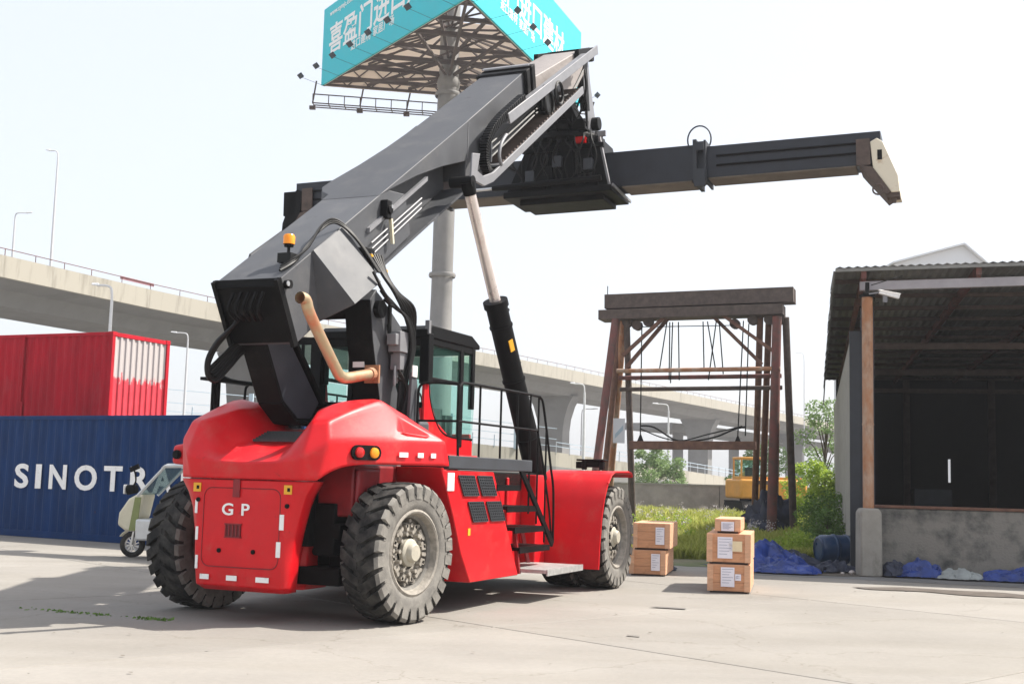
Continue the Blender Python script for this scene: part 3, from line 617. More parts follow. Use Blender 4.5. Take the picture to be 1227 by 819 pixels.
#@@MAST
# ---- mast legs
ml = MB()
side = [(-1.04, 3.42), (-.42, 3.42), (.43, 2.57), (.67, 2.52), (.27, 2.40), (.08, 2.29), (-.17, 2.30), (-.50, 2.52)]
ml.prism([(-.96, 3.38), (-.50, 3.38), (.34, 2.56), (.16, 2.36), (-.12, 2.345), (-.44, 2.54)], 'y', .03, .06)
ml.build('mast_leg_web', M['web'], RS)
ml = MB(); pts = side+[side[0]]
for a, b in ((0, 7), (7, 6), (6, 5), (5, 4), (4, 3), (3, 2), (2, 1)):
    p_, q_ = side[a], side[b]; ml.bar((p_[0], -.12, p_[1]), (q_[0], -.12, q_[1]), .36, .045, up=(0, 1, 0)) if 0 else None
def flange(mb, p, q, y0, y1, t=.03):
    d = Vector((q[0]-p[0], q[1]-p[1])).normalized()*t*.5; nrm = Vector((-d.y, d.x))
    mb.prism([(p[0]-nrm.x, p[1]-nrm.y), (q[0]-nrm.x, q[1]-nrm.y), (q[0]+nrm.x, q[1]+nrm.y), (p[0]+nrm.x, p[1]+nrm.y)], 'y', y0, y1)
for a, b in ((0, 7), (7, 6), (6, 5), (5, 4), (4, 3), (3, 2), (2, 1)): flange(ml, side[a], side[b], -.0, .34, .055)
ml.prism([(-.96, 3.38), (-.50, 3.38), (.34, 2.56), (.16, 2.36), (-.12, 2.345), (-.44, 2.54)], 'y', .26, .29)
ml.build('mast_rear_leg', M['black'], RS, bevel=.008)
for s in (-1, 1):
    ml = MB(); poly = [(.15, 3.80), (.30, 3.95), (.50, 3.86), (.94, 3.60), (1.09, 3.46), (.93, 3.18), (.81, 2.95), (.99, 2.66), (.99, 2.0), (.50, 2.0), (.47, 2.63), (.25, 3.32)]
    if s > 0: poly = [(x*.35, z) for x, z in poly]
    ml.prism(poly, 'y', s*.75, s*.71, 0)
    ml.prism([(x*.98+.01, z) for x, z in poly], 'y', s*.43, s*.46, 0)
    for a, b in ((0, 11), (11, 10), (10, 9), (0, 1), (7, 8)): flange(ml, poly[a], poly[b], s*.42, s*.76, .035)
    L = ml.build('mast_front_leg', M['grey'] , RS, bevel=.008)
    bk = [poly[0], poly[11], poly[10], poly[9]]; MB().prism([(x-.03, z) for x, z in bk]+[(x-.012, z) for x, z in bk[::-1]], 'y', s*.77, s*.41).build('mast_leg_back', M['black'], L)
    for k, (x, z) in enumerate(((.62, 3.55), (.66, 3.4), (.70, 3.25))): MB().cyl((x, s*.75, z), (x, s*.775, z), .022, n=8).build('bolt', M['dark'], L)
MB().cyl((.35, -.82, 3.72), (.35, .82, 3.72), .11, n=20).build('boom_pivot_pin', M['black'], RS, smooth=True)
MB().box((.30, -.62, 3.00), (.33, -.46, 3.08)).build('white_label', M['white'], RS)
# exhaust
ex = spline([(-1.46, -.80, 3.60), (-1.34, -.8, 3.585), (-1.22, -.8, 3.42), (-.66, -.8, 2.90), (-.54, -.8, 2.82), (-.38, -.8, 2.81), (.16, -.78, 2.90), (.36, -.74, 2.93)], 7)
n_ = len(ex); EX = MB().tube(ex, .066, 14, caps=False); EX.tube(ex, .058, 14, caps=False)
EX = EX.build('exhaust_pipe', M['gold'], RS, smooth=True)
MB().cyl((.14, -.78, 2.895), (.24, -.77, 2.91), .08, n=14).box((.25, -.86, 2.80), (.28, -.66, 3.02)).build('exhaust_flange', M['rust_orange'], EX)
# valve blocks, hose bundles
vb = MB().box((.93, -.95, 3.22), (1.15, -.78, 3.48)).box((1.0, -.92, 3.0), (1.25, -.78, 3.22)).box((.85, -.93, 3.30), (.95, -.8, 3.44))
for k in range(5): vb.cyl((.98+k*.05, -.86, 2.80+k*.03), (.98+k*.05, -.86, 3.05), .02, n=8)
vb.build('valve_block', M['lightgrey'], RS, bevel=.015).location = (-.33, 0, 0)
hs = MB()
for k in range(5):
    o = k*.03
    hs.tube(spline([(.36+o, -.62-.02*k, 4.42), (.36+o, -.80, 4.15), (.44+o, -.92, 3.95), (.66+o, -.95-.02*k, 3.72+o*.5), (.84+o, -.95, 3.46), (.88+o*.6, -.93, 3.18), (.74+o, -.90, 2.9), (.72+o, -.88, 2.3)], 6), .022, 7)
for k in range(4):
    hs.tube(spline([(.05+.10*k, -.84, 4.14-.10*k), (.20+.05*k, -.92, 3.9-.04*k), (.42+.03*k, -.93, 3.8-.02*k), (.70+.03*k, -.98, 3.62), (.84+.03*k, -.98, 3.3), (.80, -.95, 2.8), (.84, -.9, 2.1)], 6), .019, 7)
for k in range(3): hs.tube(spline([(.68, -.9, 3.0-.05*k), (.78+.04*k, -.98, 2.75), (.70+.05*k, -.96, 2.45), (.8, -.9, 2.2)], 5), .018, 6)
hs.tube(spline([(.62, -.775, 3.88), (.60, -.79, 3.55), (.62, -.79, 3.35), (.66, -.80, 3.2)], 6), .028, 7)
hs.build('hose_bundle', M['hose'], RS, smooth=True)
hs = MB()
for k in range(6):
    o = k*.034; q = .02*sin(k*2.3); y = .045*k
    hs.tube(spline([(-1.12, .05+y, 3.62), (-1.22+o, .22+y*.7, 3.36), (-1.36+o, .36+y*.5, 3.13+q), (-1.43+o, .42+y*.4, 2.93), (-1.39+o*.8, .43+y*.4, 2.75+o*.6+q), (-1.24, .42+y*.4, 2.71+o*.9), (-1.04-o*.3, .38+y*.3, 2.89+o*.8), (-.88-o*.4, .33+y*.2, 3.07+o*.6), (-.72, .24, 3.15+o*.4), (-.5, .12, 3.12)], 7), .021, 7)
hs.build('hose_loop', M['hose'], RS, smooth=True)

#@@BOOM
# ---- boom
def zt(x): return 3.83+.67*(x+1.34)
bo = MB()
W1 = .43
bo.prism([(-1.34, 3.83), (1.02, zt(1.02)), (1.55, zt(1.55)-.3), (1.75, 4.95), (.78, 4.28), (-.45, 3.47), (-.93, 3.15), (-1.0, 3.22)], 'y', -W1, W1)
bo.prism([(.9, zt(.9)), (3.3, zt(3.3)), (3.42, 5.99), (1.95, 5.05), (1.2, 4.56)], 'y', -.07, .07)
boom = bo.build('boom', M['grey'], RS, bevel=.012)
# black plate on the tail end, shade of its hollow put into the colour
te = MB(); nx = Vector((-.81, 0, -.59))
te.prism([(-1.355, 3.80), (-1.33, 3.79), (-.95, 3.17), (-.975, 3.17)], 'y', -W1+.02, W1-.02)
te.build('tail_end', M['black'], boom)
fl = MB(); flange(fl, (-1.36, 3.84), (-.95, 3.13), -W1-.02, -W1+.03, .09); flange(fl, (-1.36, 3.84), (-.95, 3.13), W1-.03, W1+.02, .09)
fl.box((-1.36, -W1-.02, 3.76), (-1.32, W1+.02, 3.85)); fl.cyl((-1.20, -W1-.07, 3.80), (-1.20, -W1, 3.80), .05, n=12)
for k in range(5): fl.tube(spline([(-1.36, -.25+.1*k, 3.7), (-1.38, -.2+.1*k, 3.5), (-1.22, -.15+.08*k, 3.4)], 4), .022, 6)
fl.build('tail_flange', M['black'], boom)
pt = MB().cyl((-1.25, -W1-.075, 3.80), (-1.25, -W1-.065, 3.80), .03, n=10); pt.build('pin_cap', M['steel'], boom)
# wide upper box
bo = MB(); W2 = .57
up = [(.82, zt(.82)+.003), (3.42, zt(3.42)+.004), (3.42, 6.40), (2.61, 6.11), (1.85, 5.79), (1.2, 5.47)]
def box_taper(mb, poly, w, w0, x0, x1, mi=0):
    n = len(poly); f = lambda x: w0+(w-w0)*min(1, max(0, (x-x0)/(x1-x0)))
    vs = [(x, -f(x), z) for x, z in poly]+[(x, f(x), z) for x, z in poly]
    mb.add(vs, [tuple(range(n))[::-1], tuple(range(n, 2*n))]+[(i, (i+1) % n, n+(i+1) % n, n+i) for i in range(n)], mi)
box_taper(bo, up, .445, .44, .82, 1.4)
n5 = [(3.40, zt(3.4)), (5.90, zt(5.9)), (5.96, 7.62), (3.55, 6.02), (3.40, 6.1)]; bo.add([(x, -(.43 if x < 5 else .39), z) for x, z in n5]+[(x, (.43 if x < 5 else .39), z) for x, z in n5], [(4, 3, 2, 1, 0), (5, 6, 7, 8, 9)]+[(i, (i+1) % 5, 5+(i+1) % 5, 5+i) for i in range(5)])
ea = [(.98, .42), (1.12, .62), (1.28, .72), (1.5, .70), (2.0, .58), (2.6, .49), (3.3, .44), (3.3, .38), (.98, .38)]
ne = len(ea); bo.add([(x, y, zt(x)-.30 if x > 1.2 else zt(x)-.12) for x, y in ea]+[(x, y, zt(x)-.002) for x, y in ea], [tuple(range(ne))[::-1], tuple(range(ne, 2*ne))]+[(i, (i+1) % ne, ne+(i+1) % ne, ne+i) for i in range(ne)])
bo.build('boom_upper_box', M['grey'], boom, bevel=.012)
fl = MB()
flange(fl, (-.1, 3.70), (3.42, 5.965), -W1-.03, W1+.03, .035)
fl.build('boom_lower_flange', M['grey'], boom)
# upright weld strip in light grey
fl = MB().bar((3.42, -.447, 7.00), (3.42, -.447, 6.45), .012); fl.build('weld_seam', M['lightgrey'], boom)
# collar with wear pads
fl = MB()
for x0 in (5.56, 5.78):
    z = zt(x0); fl.prism([(x0, z+.005), (x0+.13, z+.09), (x0+.16, z+.14), (x0+.01, z+.05)], 'y', -.47, .44)
    fl.prism([(x0+.02, z+.04), (x0+.15, z+.12), (x0+.28, z-.42), (x0+.14, z-.46)], 'y', -.47, -.40); fl.prism([(x0+.02, z+.04), (x0+.15, z+.12), (x0+.28, z-.42), (x0+.14, z-.46)], 'y', .47, .40)
fl.build('boom_collar', M['black'], boom, bevel=.01)
fl = MB()
for x0 in (5.70,): z = zt(x0)+.08; fl.prism([(x0, z), (x0+.08, z+.05), (x0+.08, z+.07), (x0, z+.02)], 'y', -.44, .42)
fl.build('collar_strip', M['lightgrey'], boom)
# inner telescopic boom
def zi(x): return 8.45+.557*(x-5.92)
bo = MB(); bo.prism([(4.4, 7.50), (5.55, zi(5.55)), (8.35, zi(8.35)), (8.62, zi(8.35)-.02), (8.75, 9.52), (8.3, 9.05), (5.8, 7.55), (4.6, 6.85)], 'y', -.36, .36)
INB = bo.build('inner_boom', M['tan'], boom, bevel=.015)
MB().prism([(8.1, 9.74), (8.93, 10.06), (8.98, 9.80), (8.90, 9.76), (8.55, 9.78), (8.1, 9.5)], 'y', -.46, -.37).prism([(8.1, 9.74), (8.93, 10.06), (8.98, 9.80), (8.55, 9.78), (8.1, 9.5)], 'y', .46, .37).box((8.75, -.44, 9.84), (8.95, .44, 10.0)).build('boom_tip', M['black'], INB, bevel=.01)
# cable guide rails on the right side
ra = MB(); y0, y1 = -.46, -.78
ra.prism([(4.15, 7.31), (8.25, 9.83), (8.30, 9.66), (8.2, 9.62), (4.25, 7.17)], 'y', y1, y1+.03)
ra.prism([(4.2, 7.21), (8.2, 9.68), (8.2, 9.64), (4.2, 7.17)], 'y', y1+.03, y0)
ra.build('cable_rail', M['lightgrey'], boom, bevel=.008)
ra = MB()
ra.prism([(2.92, 5.96), (3.3, 5.96), (3.62, 6.10), (7.5, 8.66), (7.45, 8.78), (3.6, 6.24), (3.25, 6.10), (2.98, 6.14)], 'y', y1-.02, y1+.02)
ra.prism([(3.9, 6.40), (7.3, 8.63), (7.3, 8.67), (3.9, 6.44)], 'y', y1, y0); 
ra.prism([(2.80, 5.90), (2.96, 5.90), (3.10, 6.40), (2.84, 6.34)], 'y', y1-.03, y1)
ra.tube(spline([(4.05, y1-.02, 6.95), (3.86, y1-.02, 6.75), (3.80, y1-.02, 6.55), (3.90, y1-.02, 6.42)], 6), .03, 6)
ra.build('cable_rail', M['lightgrey'], boom, bevel=.008)
ra = MB()
for k in range(30): x = 3.98+k*.112; z = 6.50+(x-3.98)*.656; ra.box((x, y1-.0, z-.03), (x+.06, y0+.03, z+.045))
ra.build('chain_rollers', M['rust_dark'], boom)
chn = spline([(4.9, -.69, 7.80), (4.45, -.69, 7.50), (4.05, -.69, 7.22), (3.72, -.69, 6.94), (3.52, -.69, 6.66), (3.50, -.69, 6.42), (3.62, -.69, 6.27), (3.80, -.69, 6.28), (3.96, -.69, 6.38)], 6)
ra = MB()
for a, b in zip(chn[:-1], chn[1:]): ra.bar(a.lerp(b, .08), a.lerp(b, .92), .13, .12, up=(0, 0, 1) if abs((b-a).normalized().z) < .9 else (1, 0, 0))
ra.build('energy_chain', M['black'], boom, bevel=.008)
ra = MB()
for k, (x, z, rr) in enumerate(((6.05, 8.08, .26), (6.22, 8.20, .23), (5.95, 8.02, .20), (6.3, 8.3, .18))):
    ra.tube([(x+rr*cos(a), -.66-.04*k, z+rr*sin(a)*1.05) for a in [2*pi*j/18 for j in range(19)]], .028, 6)
ra.box((5.85, -.72, 7.85), (6.2, -.58, 8.2))
for k in range(3): ra.tube([(3.9+.02*k, -.60, 6.78-.10*k), (5.9, -.60, 8.05-.07*k)], .018, 5)
ra.tube(spline([(6.5, -.7, 8.3), (7.2, -.66, 8.6), (7.9, -.6, 9.2), (8.2, -.55, 9.5)], 5), .02, 5)
ra.build('hose_reel', M['hose'], boom, smooth=True)
ra = MB(); ra.bar((3.92, -.48, 6.62), (7.2, -.44, 8.75), .02, .50, up=(0, 0, 1)); ra.bar((3.86, -.62, 6.78), (3.86, -.62, 6.48), .05); ra.build('rail_backing', M['grey'], boom)
# side gusset box
for s in (-1, 1):
    A, Dd = (-.69, s*.44, 4.28), (-.03, s*.44, 4.70); Bq, Cq = (-.39, s*.86, 3.67), (.21, s*.86, 4.03)
    Gi, Ci = (-.45, s*.40, 3.46), (.21, s*.40, 3.88); Ai, Di = (-.69, s*.40, 4.24), (-.03, s*.40, 4.66)
    g = MB().add([A, Dd, Cq, Bq, Gi, Ci, Ai, Di], [(0, 1, 2, 3), (6, 0, 3, 4), (3, 2, 5, 4), (1, 7, 5, 2), (0, 6, 7, 1), (6, 4, 5, 7)])
    g.build('boom_gusset', M['grey'], boom, bevel=.01)
    A, Dd, Cq, Bq = [Vector(q) for q in (A, Dd, Cq, Bq)]; o_ = Vector((0, s*.008, .008))
    MB().hexa([A, Dd, Cq, Bq]+[q+o_ for q in (A, Dd, Cq, Bq)]).build('gusset_plate', M['grey'], boom, bevel=.004)
# pipes along the side of the boom, clamp, lug
pp = MB()
for k, dz in enumerate((0, -.07, -.14)):
    pp.tube([(.62+.02*k, -.47, 4.62+dz), (1.95, -.47, 5.50+dz)], .012, 6)
PI_ = pp.build('hydraulic_pipes', M['lightgrey'], boom, smooth=True)
pp = MB().prism([(.55, 4.74), (2.1, 5.78), (2.1, 5.84), (.55, 4.80)], 'y', -W1-.002, -W1-.05); pp.build('pipe_cover', M['lightgrey'], boom)
pp = MB().bar((1.05, -.50, 5.02), (1.12, -.50, 4.70), .04); pp.build('pipe_clamp', M['creamp'], boom)
pp = MB().bar((.30, -.64, 4.40), (.80, -.60, 4.27), .05, .03); pp.build('yellow_bar', M['yellow'], boom)
pp = MB().box((.28, -.60, 4.22), (.50, -.45, 4.50)); pp.build('lug', M['black'], boom, bevel=.01)
pp = MB().cyl((.95, -.50, 5.02+.10), (.95, -.56, 5.12), .06, n=12).box((.88, -.54, 5.0), (1.0, -.43, 5.24)); pp.build('lug', M['black'], boom, bevel=.01)
MB().cyl((.97, -.565, 5.16), (.97, -.555, 5.16), .025, n=8).build('pin_cap', M['steel'], boom)
# hoses and beacon on top of the tail
hs = MB()
for k in range(3):
    hs.tube(spline([(-1.22+.05*k, -.36+.03*k, 3.96+.035*k), (-1.0, -.40, 4.10+.02*k), (-.72, -.36-.02*k, 4.32), (-.35, -.34, 4.62+.02*k), (-.15, -.42, 4.72+.02*k), (.02+.02*k, -.60, 4.55), (.22+.02*k, -.82, 4.16)], 6), .017, 6)
hs.box((-1.05, -.38, 4.09), (-.88, -.20, 4.20))
hs.build('hose_run', M['hose'], boom, smooth=True)
BC = MB().cyl((-.93, -.27, 4.14), (-.93, -.27, 4.30), .018, n=8).cyl((-.93, -.27, 4.29), (-.93, -.27, 4.32), .055, n=12).build('beacon', M['black'], boom, smooth=True)
MB().lathe([(.068, 4.32), (.07, 4.41), (.055, 4.435), (0, 4.44)], 'z', (-.93, -.27, 0), 16).build('beacon_lens', M['amber'], BC, smooth=True)
# ---- lift cylinder
p0, p1, p2, p3 = Vector((2.87, -.72, 5.93)), Vector((3.88, -.78, 4.28)), Vector((4.90, -.90, 2.05)), Vector((5.55, -.95, 1.30))
p1 = p0.lerp(p3, .365)
LC = MB().cyl(p1, p3, .165, n=24).cyl(p1+(p0-p1).normalized()*.10, p1, .19, n=24); d_ = (p3-p1).normalized(); off = Vector((.13, -.12, .05))
off = Vector((.23, -.06, .10)); LC.cyl(p1+d_*.12+off*.8, p1+d_*2.3+off, .022, n=8); LC.cyl(p1+d_*.12, p1+d_*.12+off, .03, n=8); LC.cyl(p1+d_*1.0, p1+d_*1.0+off, .018, n=6); LC.cyl(p1+d_*2.3, p1+d_*2.3+off, .03, n=8)
for t in (.3, 1.2, 2.2): LC.cyl(p1+d_*t, p1+d_*(t+.03), .18, n=24)
LC.cyl(p3+Vector((0, -.2, 0)), p3+Vector((0, .3, 0)), .16, n=16)
LC = LC.build('lift_cylinder', M['black'], RS, smooth=True)
MB().cyl(p0, p1, .085, n=20).build('cylinder_rod', M['chrome'], LC, smooth=True)
MB().cyl(p0+Vector((0, -.10, 0)), p0+Vector((0, .26, 0)), .085, n=18).cyl(p0, p0.lerp(p1, .10), .115, .095, n=16).build('rod_eye', M['black'], LC, smooth=True)
q = p1+d_*.62+Vector((-.10, -.145, -.03)); u_ = d_
MB().bar(q-u_*.09, q+u_*.09, .09, .015, up=(-.4, -1, 0)).build('warning_label', M['yellow'], LC)

#@@SPREADER
# ---- rotator and spreader
SPX = 9.25
lk = MB()
for s in (-1, 1):
    lk.prism([(8.55, 9.75), (8.88, 9.85), (9.05, 9.4), (9.42, 8.70), (9.35, 8.45), (9.0, 8.45), (8.95, 8.7), (8.68, 9.3)], 'y', s*.36, s*.30)
lk.build('tip_link', M['lightgrey'], RS, bevel=.01)
dk = MB()
dk.bar((8.0, 0, 9.0), (9.1, 0, 8.45), .5, .22); dk.bar((8.72, -.30, 9.7), (8.95, -.30, 8.8), .14, .18); dk.bar((8.72, .3, 9.7), (8.95, .3, 8.8), .14, .18)
dk.lathe([(.0, 8.52), (.42, 8.52), (.48, 8.42), (.60, 8.38), (.66, 8.34), (.70, 8.30), (.70, 8.22), (.64, 8.18), (.0, 8.14)], 'z', (SPX-.05, .10, 0), 28)
for k in range(20): a_ = 2*pi*k/20; dk.cyl((SPX-.05+.67*cos(a_), .10+.67*sin(a_), 8.14), (SPX-.05+.67*cos(a_), .10+.67*sin(a_), 8.35), .022, n=6)
dk.box((SPX-.45, -.35, 8.40), (SPX+.45, .50, 8.60)); dk.box((8.6, .15, 8.38), (8.9, .50, 8.70)); dk.box((8.62, -.42, 8.36), (8.84, -.12, 8.56))
dk.cyl((SPX, -.5, 8.62), (SPX, .5, 8.62), .13); dk.cyl((8.66, -.1, 8.45), (8.66, .1, 8.45), .13)
for k in range(6): dk.tube(spline([(8.75, -.34+.06*k, 9.6), (8.66-.03*k, -.42+.07*k, 9.2), (8.78, -.30+.1*k, 8.85), (8.70, -.2+.12*k, 8.5)], 5), .022, 5)
for y in (-.5, -.2, .15, .5): dk.bar((8.5, y, 8.35), (8.5, y, 8.90-.2*abs(y)), .03)
for y0_, y1_ in ((-.5, -.2), (-.2, .15), (.15, .5)): dk.bar((8.5, y0_, 8.4), (8.5, y1_, 8.8), .02); dk.bar((8.5, y1_, 8.4), (8.5, y0_, 8.8), .02)
dk.bar((8.5, -.5, 8.82), (8.5, .5, 8.86), .025)
dk.build('rotator', M['black'], RS, bevel=.01)
MB().sphere((8.48, .42, 8.55), .06).build('red_lamp', M['redlens'], RS, smooth=True)
sp = bpy.data.objects.new('spreader', None); C.objects.link(sp); sp.parent = RS; sp.location = (SPX, 0, .08); sp.rotation_euler = (R(-1.1), 0, R(2.5))
bd = MB()
bd.hexa([(-.60, -1.02, 7.14), (.60, -1.02, 7.14), (.60, 1.05, 7.14), (-.60, 1.05, 7.14), (-.50, -.78, 8.16), (.50, -.78, 8.16), (.50, .62, 8.16), (-.50, .62, 8.16)])
bd.box((-.66, -1.08, 7.02), (.60, 1.1, 7.14)); bd.box((-.40, -.85, 6.92), (.50, .85, 7.02))
for y in (-.8, -.35, .25, .75): bd.bar((-.62, y, 7.16), (-.52, y*.7, 8.1), .03, .04)
bd.box((-.58, -.9, 7.9), (-.50, .75, 8.0)); bd.box((-.64, .1, 7.25), (-.56, .5, 7.6)); bd.box((-.64, -.7, 7.4), (-.56, -.4, 7.75))
BD = bd.build('spreader_body', M['black'], sp, bevel=.012)
MB().bar((-.62, -1.03, 7.14), (-.52, -.80, 8.12), .03, .05).bar((-.66, -1.10, 7.13), (.5, -1.14, 7.05), .03, .05).box((-.62, -.95, 8.1), (-.56, -.8, 8.2)).build('edge_strip', M['lightgrey'], BD)
for y_, z_ in ((-.62, 7.45), (.0, 7.55), (.55, 7.3)):
    MB().box((-.70, y_-.09, z_), (-.56, y_+.09, z_+.22)).build('valve_box', M['steel_dark'], BD, bevel=.01)
MB().box((-.64, -.55, 8.0), (-.50, -.35, 8.12)).build('red_fitting', M['redlens'], BD)
hz = MB()
for k in range(9):
    y = -.8+.19*k; hz.tube(spline([(-.52, y*.8, 8.24), (-.74, y*.9, 8.02), (-.70, y+.22*sin(k*1.7), 7.72), (-.66, y+.1*cos(k), 7.35), (-.68, y+.25, 7.2)], 5), .016, 5)
for k in range(7):
    y = -.75+.22*k; hz.tube(spline([(-.55, y, 8.2), (-.68, y+.05, 7.95-.05*(k % 3)), (-.66, y+.15, 7.6), (-.6, y+.1, 7.3)], 5), .018, 5)
hz.tube(spline([(-.5, .9, 7.6), (-.55, 1.25, 7.75), (-.45, 1.5, 7.6)], 5), .03, 6)
hz.build('spreader_hoses', M['hose'], BD, smooth=True)
M['spr'] = mat('spreader_blue_black', (.012, .014, .021), .5, var=.3, scale=3)
M['under'] = mat('beam_underside_tan', (.12, .10, .08), .8, var=.3, scale=2)  # tan brown strip along the underside of the beams
for s in (-1, 1):
    ob = MB().box((-.34, s*.85, 7.16), (.30, s*2.6, 7.84)); ob.box((-.36, s*1.2, 7.13), (.32, s*2.55, 7.158), 1)
    OB = ob.build('outer_beam', [M['spr'], M['under']], sp, bevel=.01)
    MB().prism([(-.42, 7.10), (.36, 7.10), (.36, 7.92), (-.42, 7.92)], 'y', s*2.58, s*2.65).prism([(-.40, 7.12), (.34, 7.12), (.34, 7.90), (-.40, 7.90)], 'y', s*2.78, s*2.82).box((-.46, s*2.61, 7.02), (-.38, s*2.81, 7.35)).box((-.46, s*2.65, 7.7), (-.40, s*2.79, 7.86)).tube([(-.38, s*2.70+.22*cos(a), 7.92+.26*sin(a)) for a in [-.5+(pi+1)*j/16 for j in range(17)]], .016, 5).build('beam_flange', M['steel_dark'], OB)
    ib = MB().box((-.30, s*2.4, 7.20), (.26, s*5.93, 7.80)); ib.box((-.32, s*2.85, 7.17), (.28, s*5.5, 7.198), 1)
    IB = ib.build('extension_beam', [M['spr'], M['under']], sp, bevel=.01)
    MB().tube([(-.32, s*3.0, 7.60), (-.32, s*5.75, 7.60)], .02, 5).tube([(-.32, s*3.0, 7.42), (-.32, s*5.75, 7.42)], .02, 5).build('beam_pipes', M['black'], IB)
    ep = MB().prism([(s*5.90, 7.60), (s*6.02, 7.66), (s*6.12, 7.58), (s*6.36, 6.95), (s*6.38, 6.66), (s*6.24, 6.66), (s*5.94, 7.12)], 'x', -.36, .55)
    ep.v = [(x, y-s*.15, z) for x, y, z in ep.v]
    EP = ep.build('end_arm', M['cream'] if s < 0 else M['black'], sp, bevel=.012)
    MB().prism([(s*5.70, 7.19), (s*5.93, 7.14), (s*6.23, 6.67), (s*6.15, 6.62), (s*5.80, 7.06)], 'x', -.38, .55).box((-.37, s*5.66, 7.18), (-.33, s*5.90, 7.66)).build('arm_web', M['rust_dark'], EP).location = (0, -s*.15, 0)
    MB().box((-.365, s*6.02, 7.26), (-.36, s*6.10, 7.44)).build('slot', M['dark'], EP).location = (0, -s*.15, 0)
    MB().cyl((-.2, s*6.27, 6.66), (-.2, s*6.27, 6.50), .07, .04, n=12).tube([(-.38, s*6.02+.09*cos(a), 6.72+.09*sin(a)) for a in [2*pi*j/12 for j in range(13)]], .018, 5).box((-.34, s*6.16, 6.58), (-.05, s*6.38, 6.68)).build('twist_lock', M['rust_dark'], EP).location = (0, -s*.15, 0)
MB().box((-.36, 5.9, 7.1), (.0, 6.2, 7.62)).cyl((-.1, 5.6, 7.3), (.1, 5.6, 7.3), .15).build('corner_box', M['dark'], sp, bevel=.02)
TCY = MB().cyl((-.72, -.9, 7.26), (-.72, 1.3, 7.22), .055, n=10).build('telescoping_cylinder', M['black'], sp, smooth=True)
MB().cyl((-.72, 1.3, 7.22), (-.72, 1.95, 7.21), .03, n=10).build('piston_rod', M['steel'], TCY, smooth=True)

#@@REST
exec_rest = True
# ------------------------------------------------------------------ containers
def corrugated(L, H, y, amp=.036, pitch=.28, x0=.12, x1=None, z0=.16, z1=None):
    """wall in the local xz plane, ridges proud towards -y"""
    x1 = x1 or L-.12; z1 = z1 or H-.10; prof = []; x = x0
    while x < x1:
        for dx, dy in ((0, 0), (.07, 0), (.14, amp), (.21, amp)):
            if x+dx <= x1: prof.append((x+dx, y+dy))
        x += pitch
    prof.append((x1, y+amp)); n = len(prof)
    return MB().add([(a, b, z0) for a, b in prof]+[(a, b, z1) for a, b in prof], [(i, i+1, n+i+1, n+i) for i in range(n-1)])
def container(name, label, loc, rz, L, H, wallm, endm, W=2.44):
    t = thing(name, label, 'shipping container', loc, rz)
    f = MB()
    for x in (0, L-.12):
        for y in (0, W-.12): f.box((x, y, 0), (x+.12, y+.12, H))
    for y in (.01, W-.13): f.box((.12, y, .003), (L-.12, y+.12, .16)); f.box((.12, y, H-.10), (L-.12, y+.12, H-.003))
    for x in (.01, L-.13): f.box((x, .13, .003), (x+.12, W-.13, .16)); f.box((x, .13, H-.12), (x+.12, W-.13, H-.003))
    f.build('frame', wallm, t, bevel=.006)
    for x in (-.008, L-.17):
        for y in (-.008, W-.17):
            for z in (-.001, H-.11): MB().box((x, y, z), (x+.178, y+.178, z+.118)).build('corner_casting', wallm, t, bevel=.01)
    corrugated(L, H, .02).build('side_wall', wallm, t)
    w2 = corrugated(L, H, .02); w2.v = [(L-a, W-b, c) for a, b, c in w2.v]; w2.build('side_wall', wallm, t)
    MB().box((.1, .1, H-.04), (L-.1, W-.1, H-.015)).build('roof', wallm, t); MB().box((.1, .1, .05), (L-.1, W-.1, .1)).build('floor', M['dark'], t)
    e = corrugated(W, H, 0, .04, .24, .12, W-.12); e.v = [(L-.02-b, a, c) for a, b, c in e.v]; e.build('end_wall', endm, t)
    e = corrugated(W, H, 0, .04, .24, .12, W-.12); e.v = [(.02+b, W-a, c) for a, b, c in e.v]; e.build('end_wall', wallm, t)
    return t
u30 = R(-30)
blue = container('shipping_container', 'long navy blue shipping container with white lettering, on the ground at left', (-8.9-.866*8.5, 28.0+.5*8.5, 0), u30, 12.19, 2.896, M['blue'], M['blue'])
lx = [4.38+0, 5.02, 5.60, 6.52, 7.60, 8.60, 9.6, 10.5, 11.4]
for (x, chh, wd) in ((4.92, 'S', .5), (5.62, 'I', .2), (6.12, 'N', .6), (7.02, 'O', .75), (8.02, 'T', .6), (8.82, 'R', .62), (9.62, 'A', .6), (10.4, 'N', .6), (11.2, 'S', .5)):
    o = text('lettering', chh, .78, M['white'], blue, frame((x, .013, 1.18), (1, 0, 0), (0, 0, 1)), .004, .022)
    o['tmpw'] = 1; bb = [v.co.x for v in o.data.vertices]; s_ = wd/(max(bb)-min(bb)); o.data.transform(Matrix.Scale(s_, 4, (1, 0, 0))); del o['tmpw']
c24 = R(-24)
RL = 6.06
rc_ = Vector((-11.2, 34.0, 0)); ux = Vector((cos(c24), sin(c24), 0))
ca = container('shipping_container', 'grey container standing behind the navy one, under the red container', tuple(rc_-ux*RL+Vector((0, .02, 0))), c24, RL, 2.896, M['steel_dark'], M['steel_dark'])
cr2 = container('shipping_container', 'red shipping container stacked on top, paint of its end worn to bare grey', tuple(rc_-ux*RL+Vector((0, 0, 2.90))), c24, RL, 2.591, M['cred'], M['door_faded'])
MB().box((RL-3.35, -.02, .02), (RL-3.27, .03, 2.57)).box((RL-3.42, -.02, .1), (RL-3.2, .0, .62)).build('side_post', M['cred'], cr2)

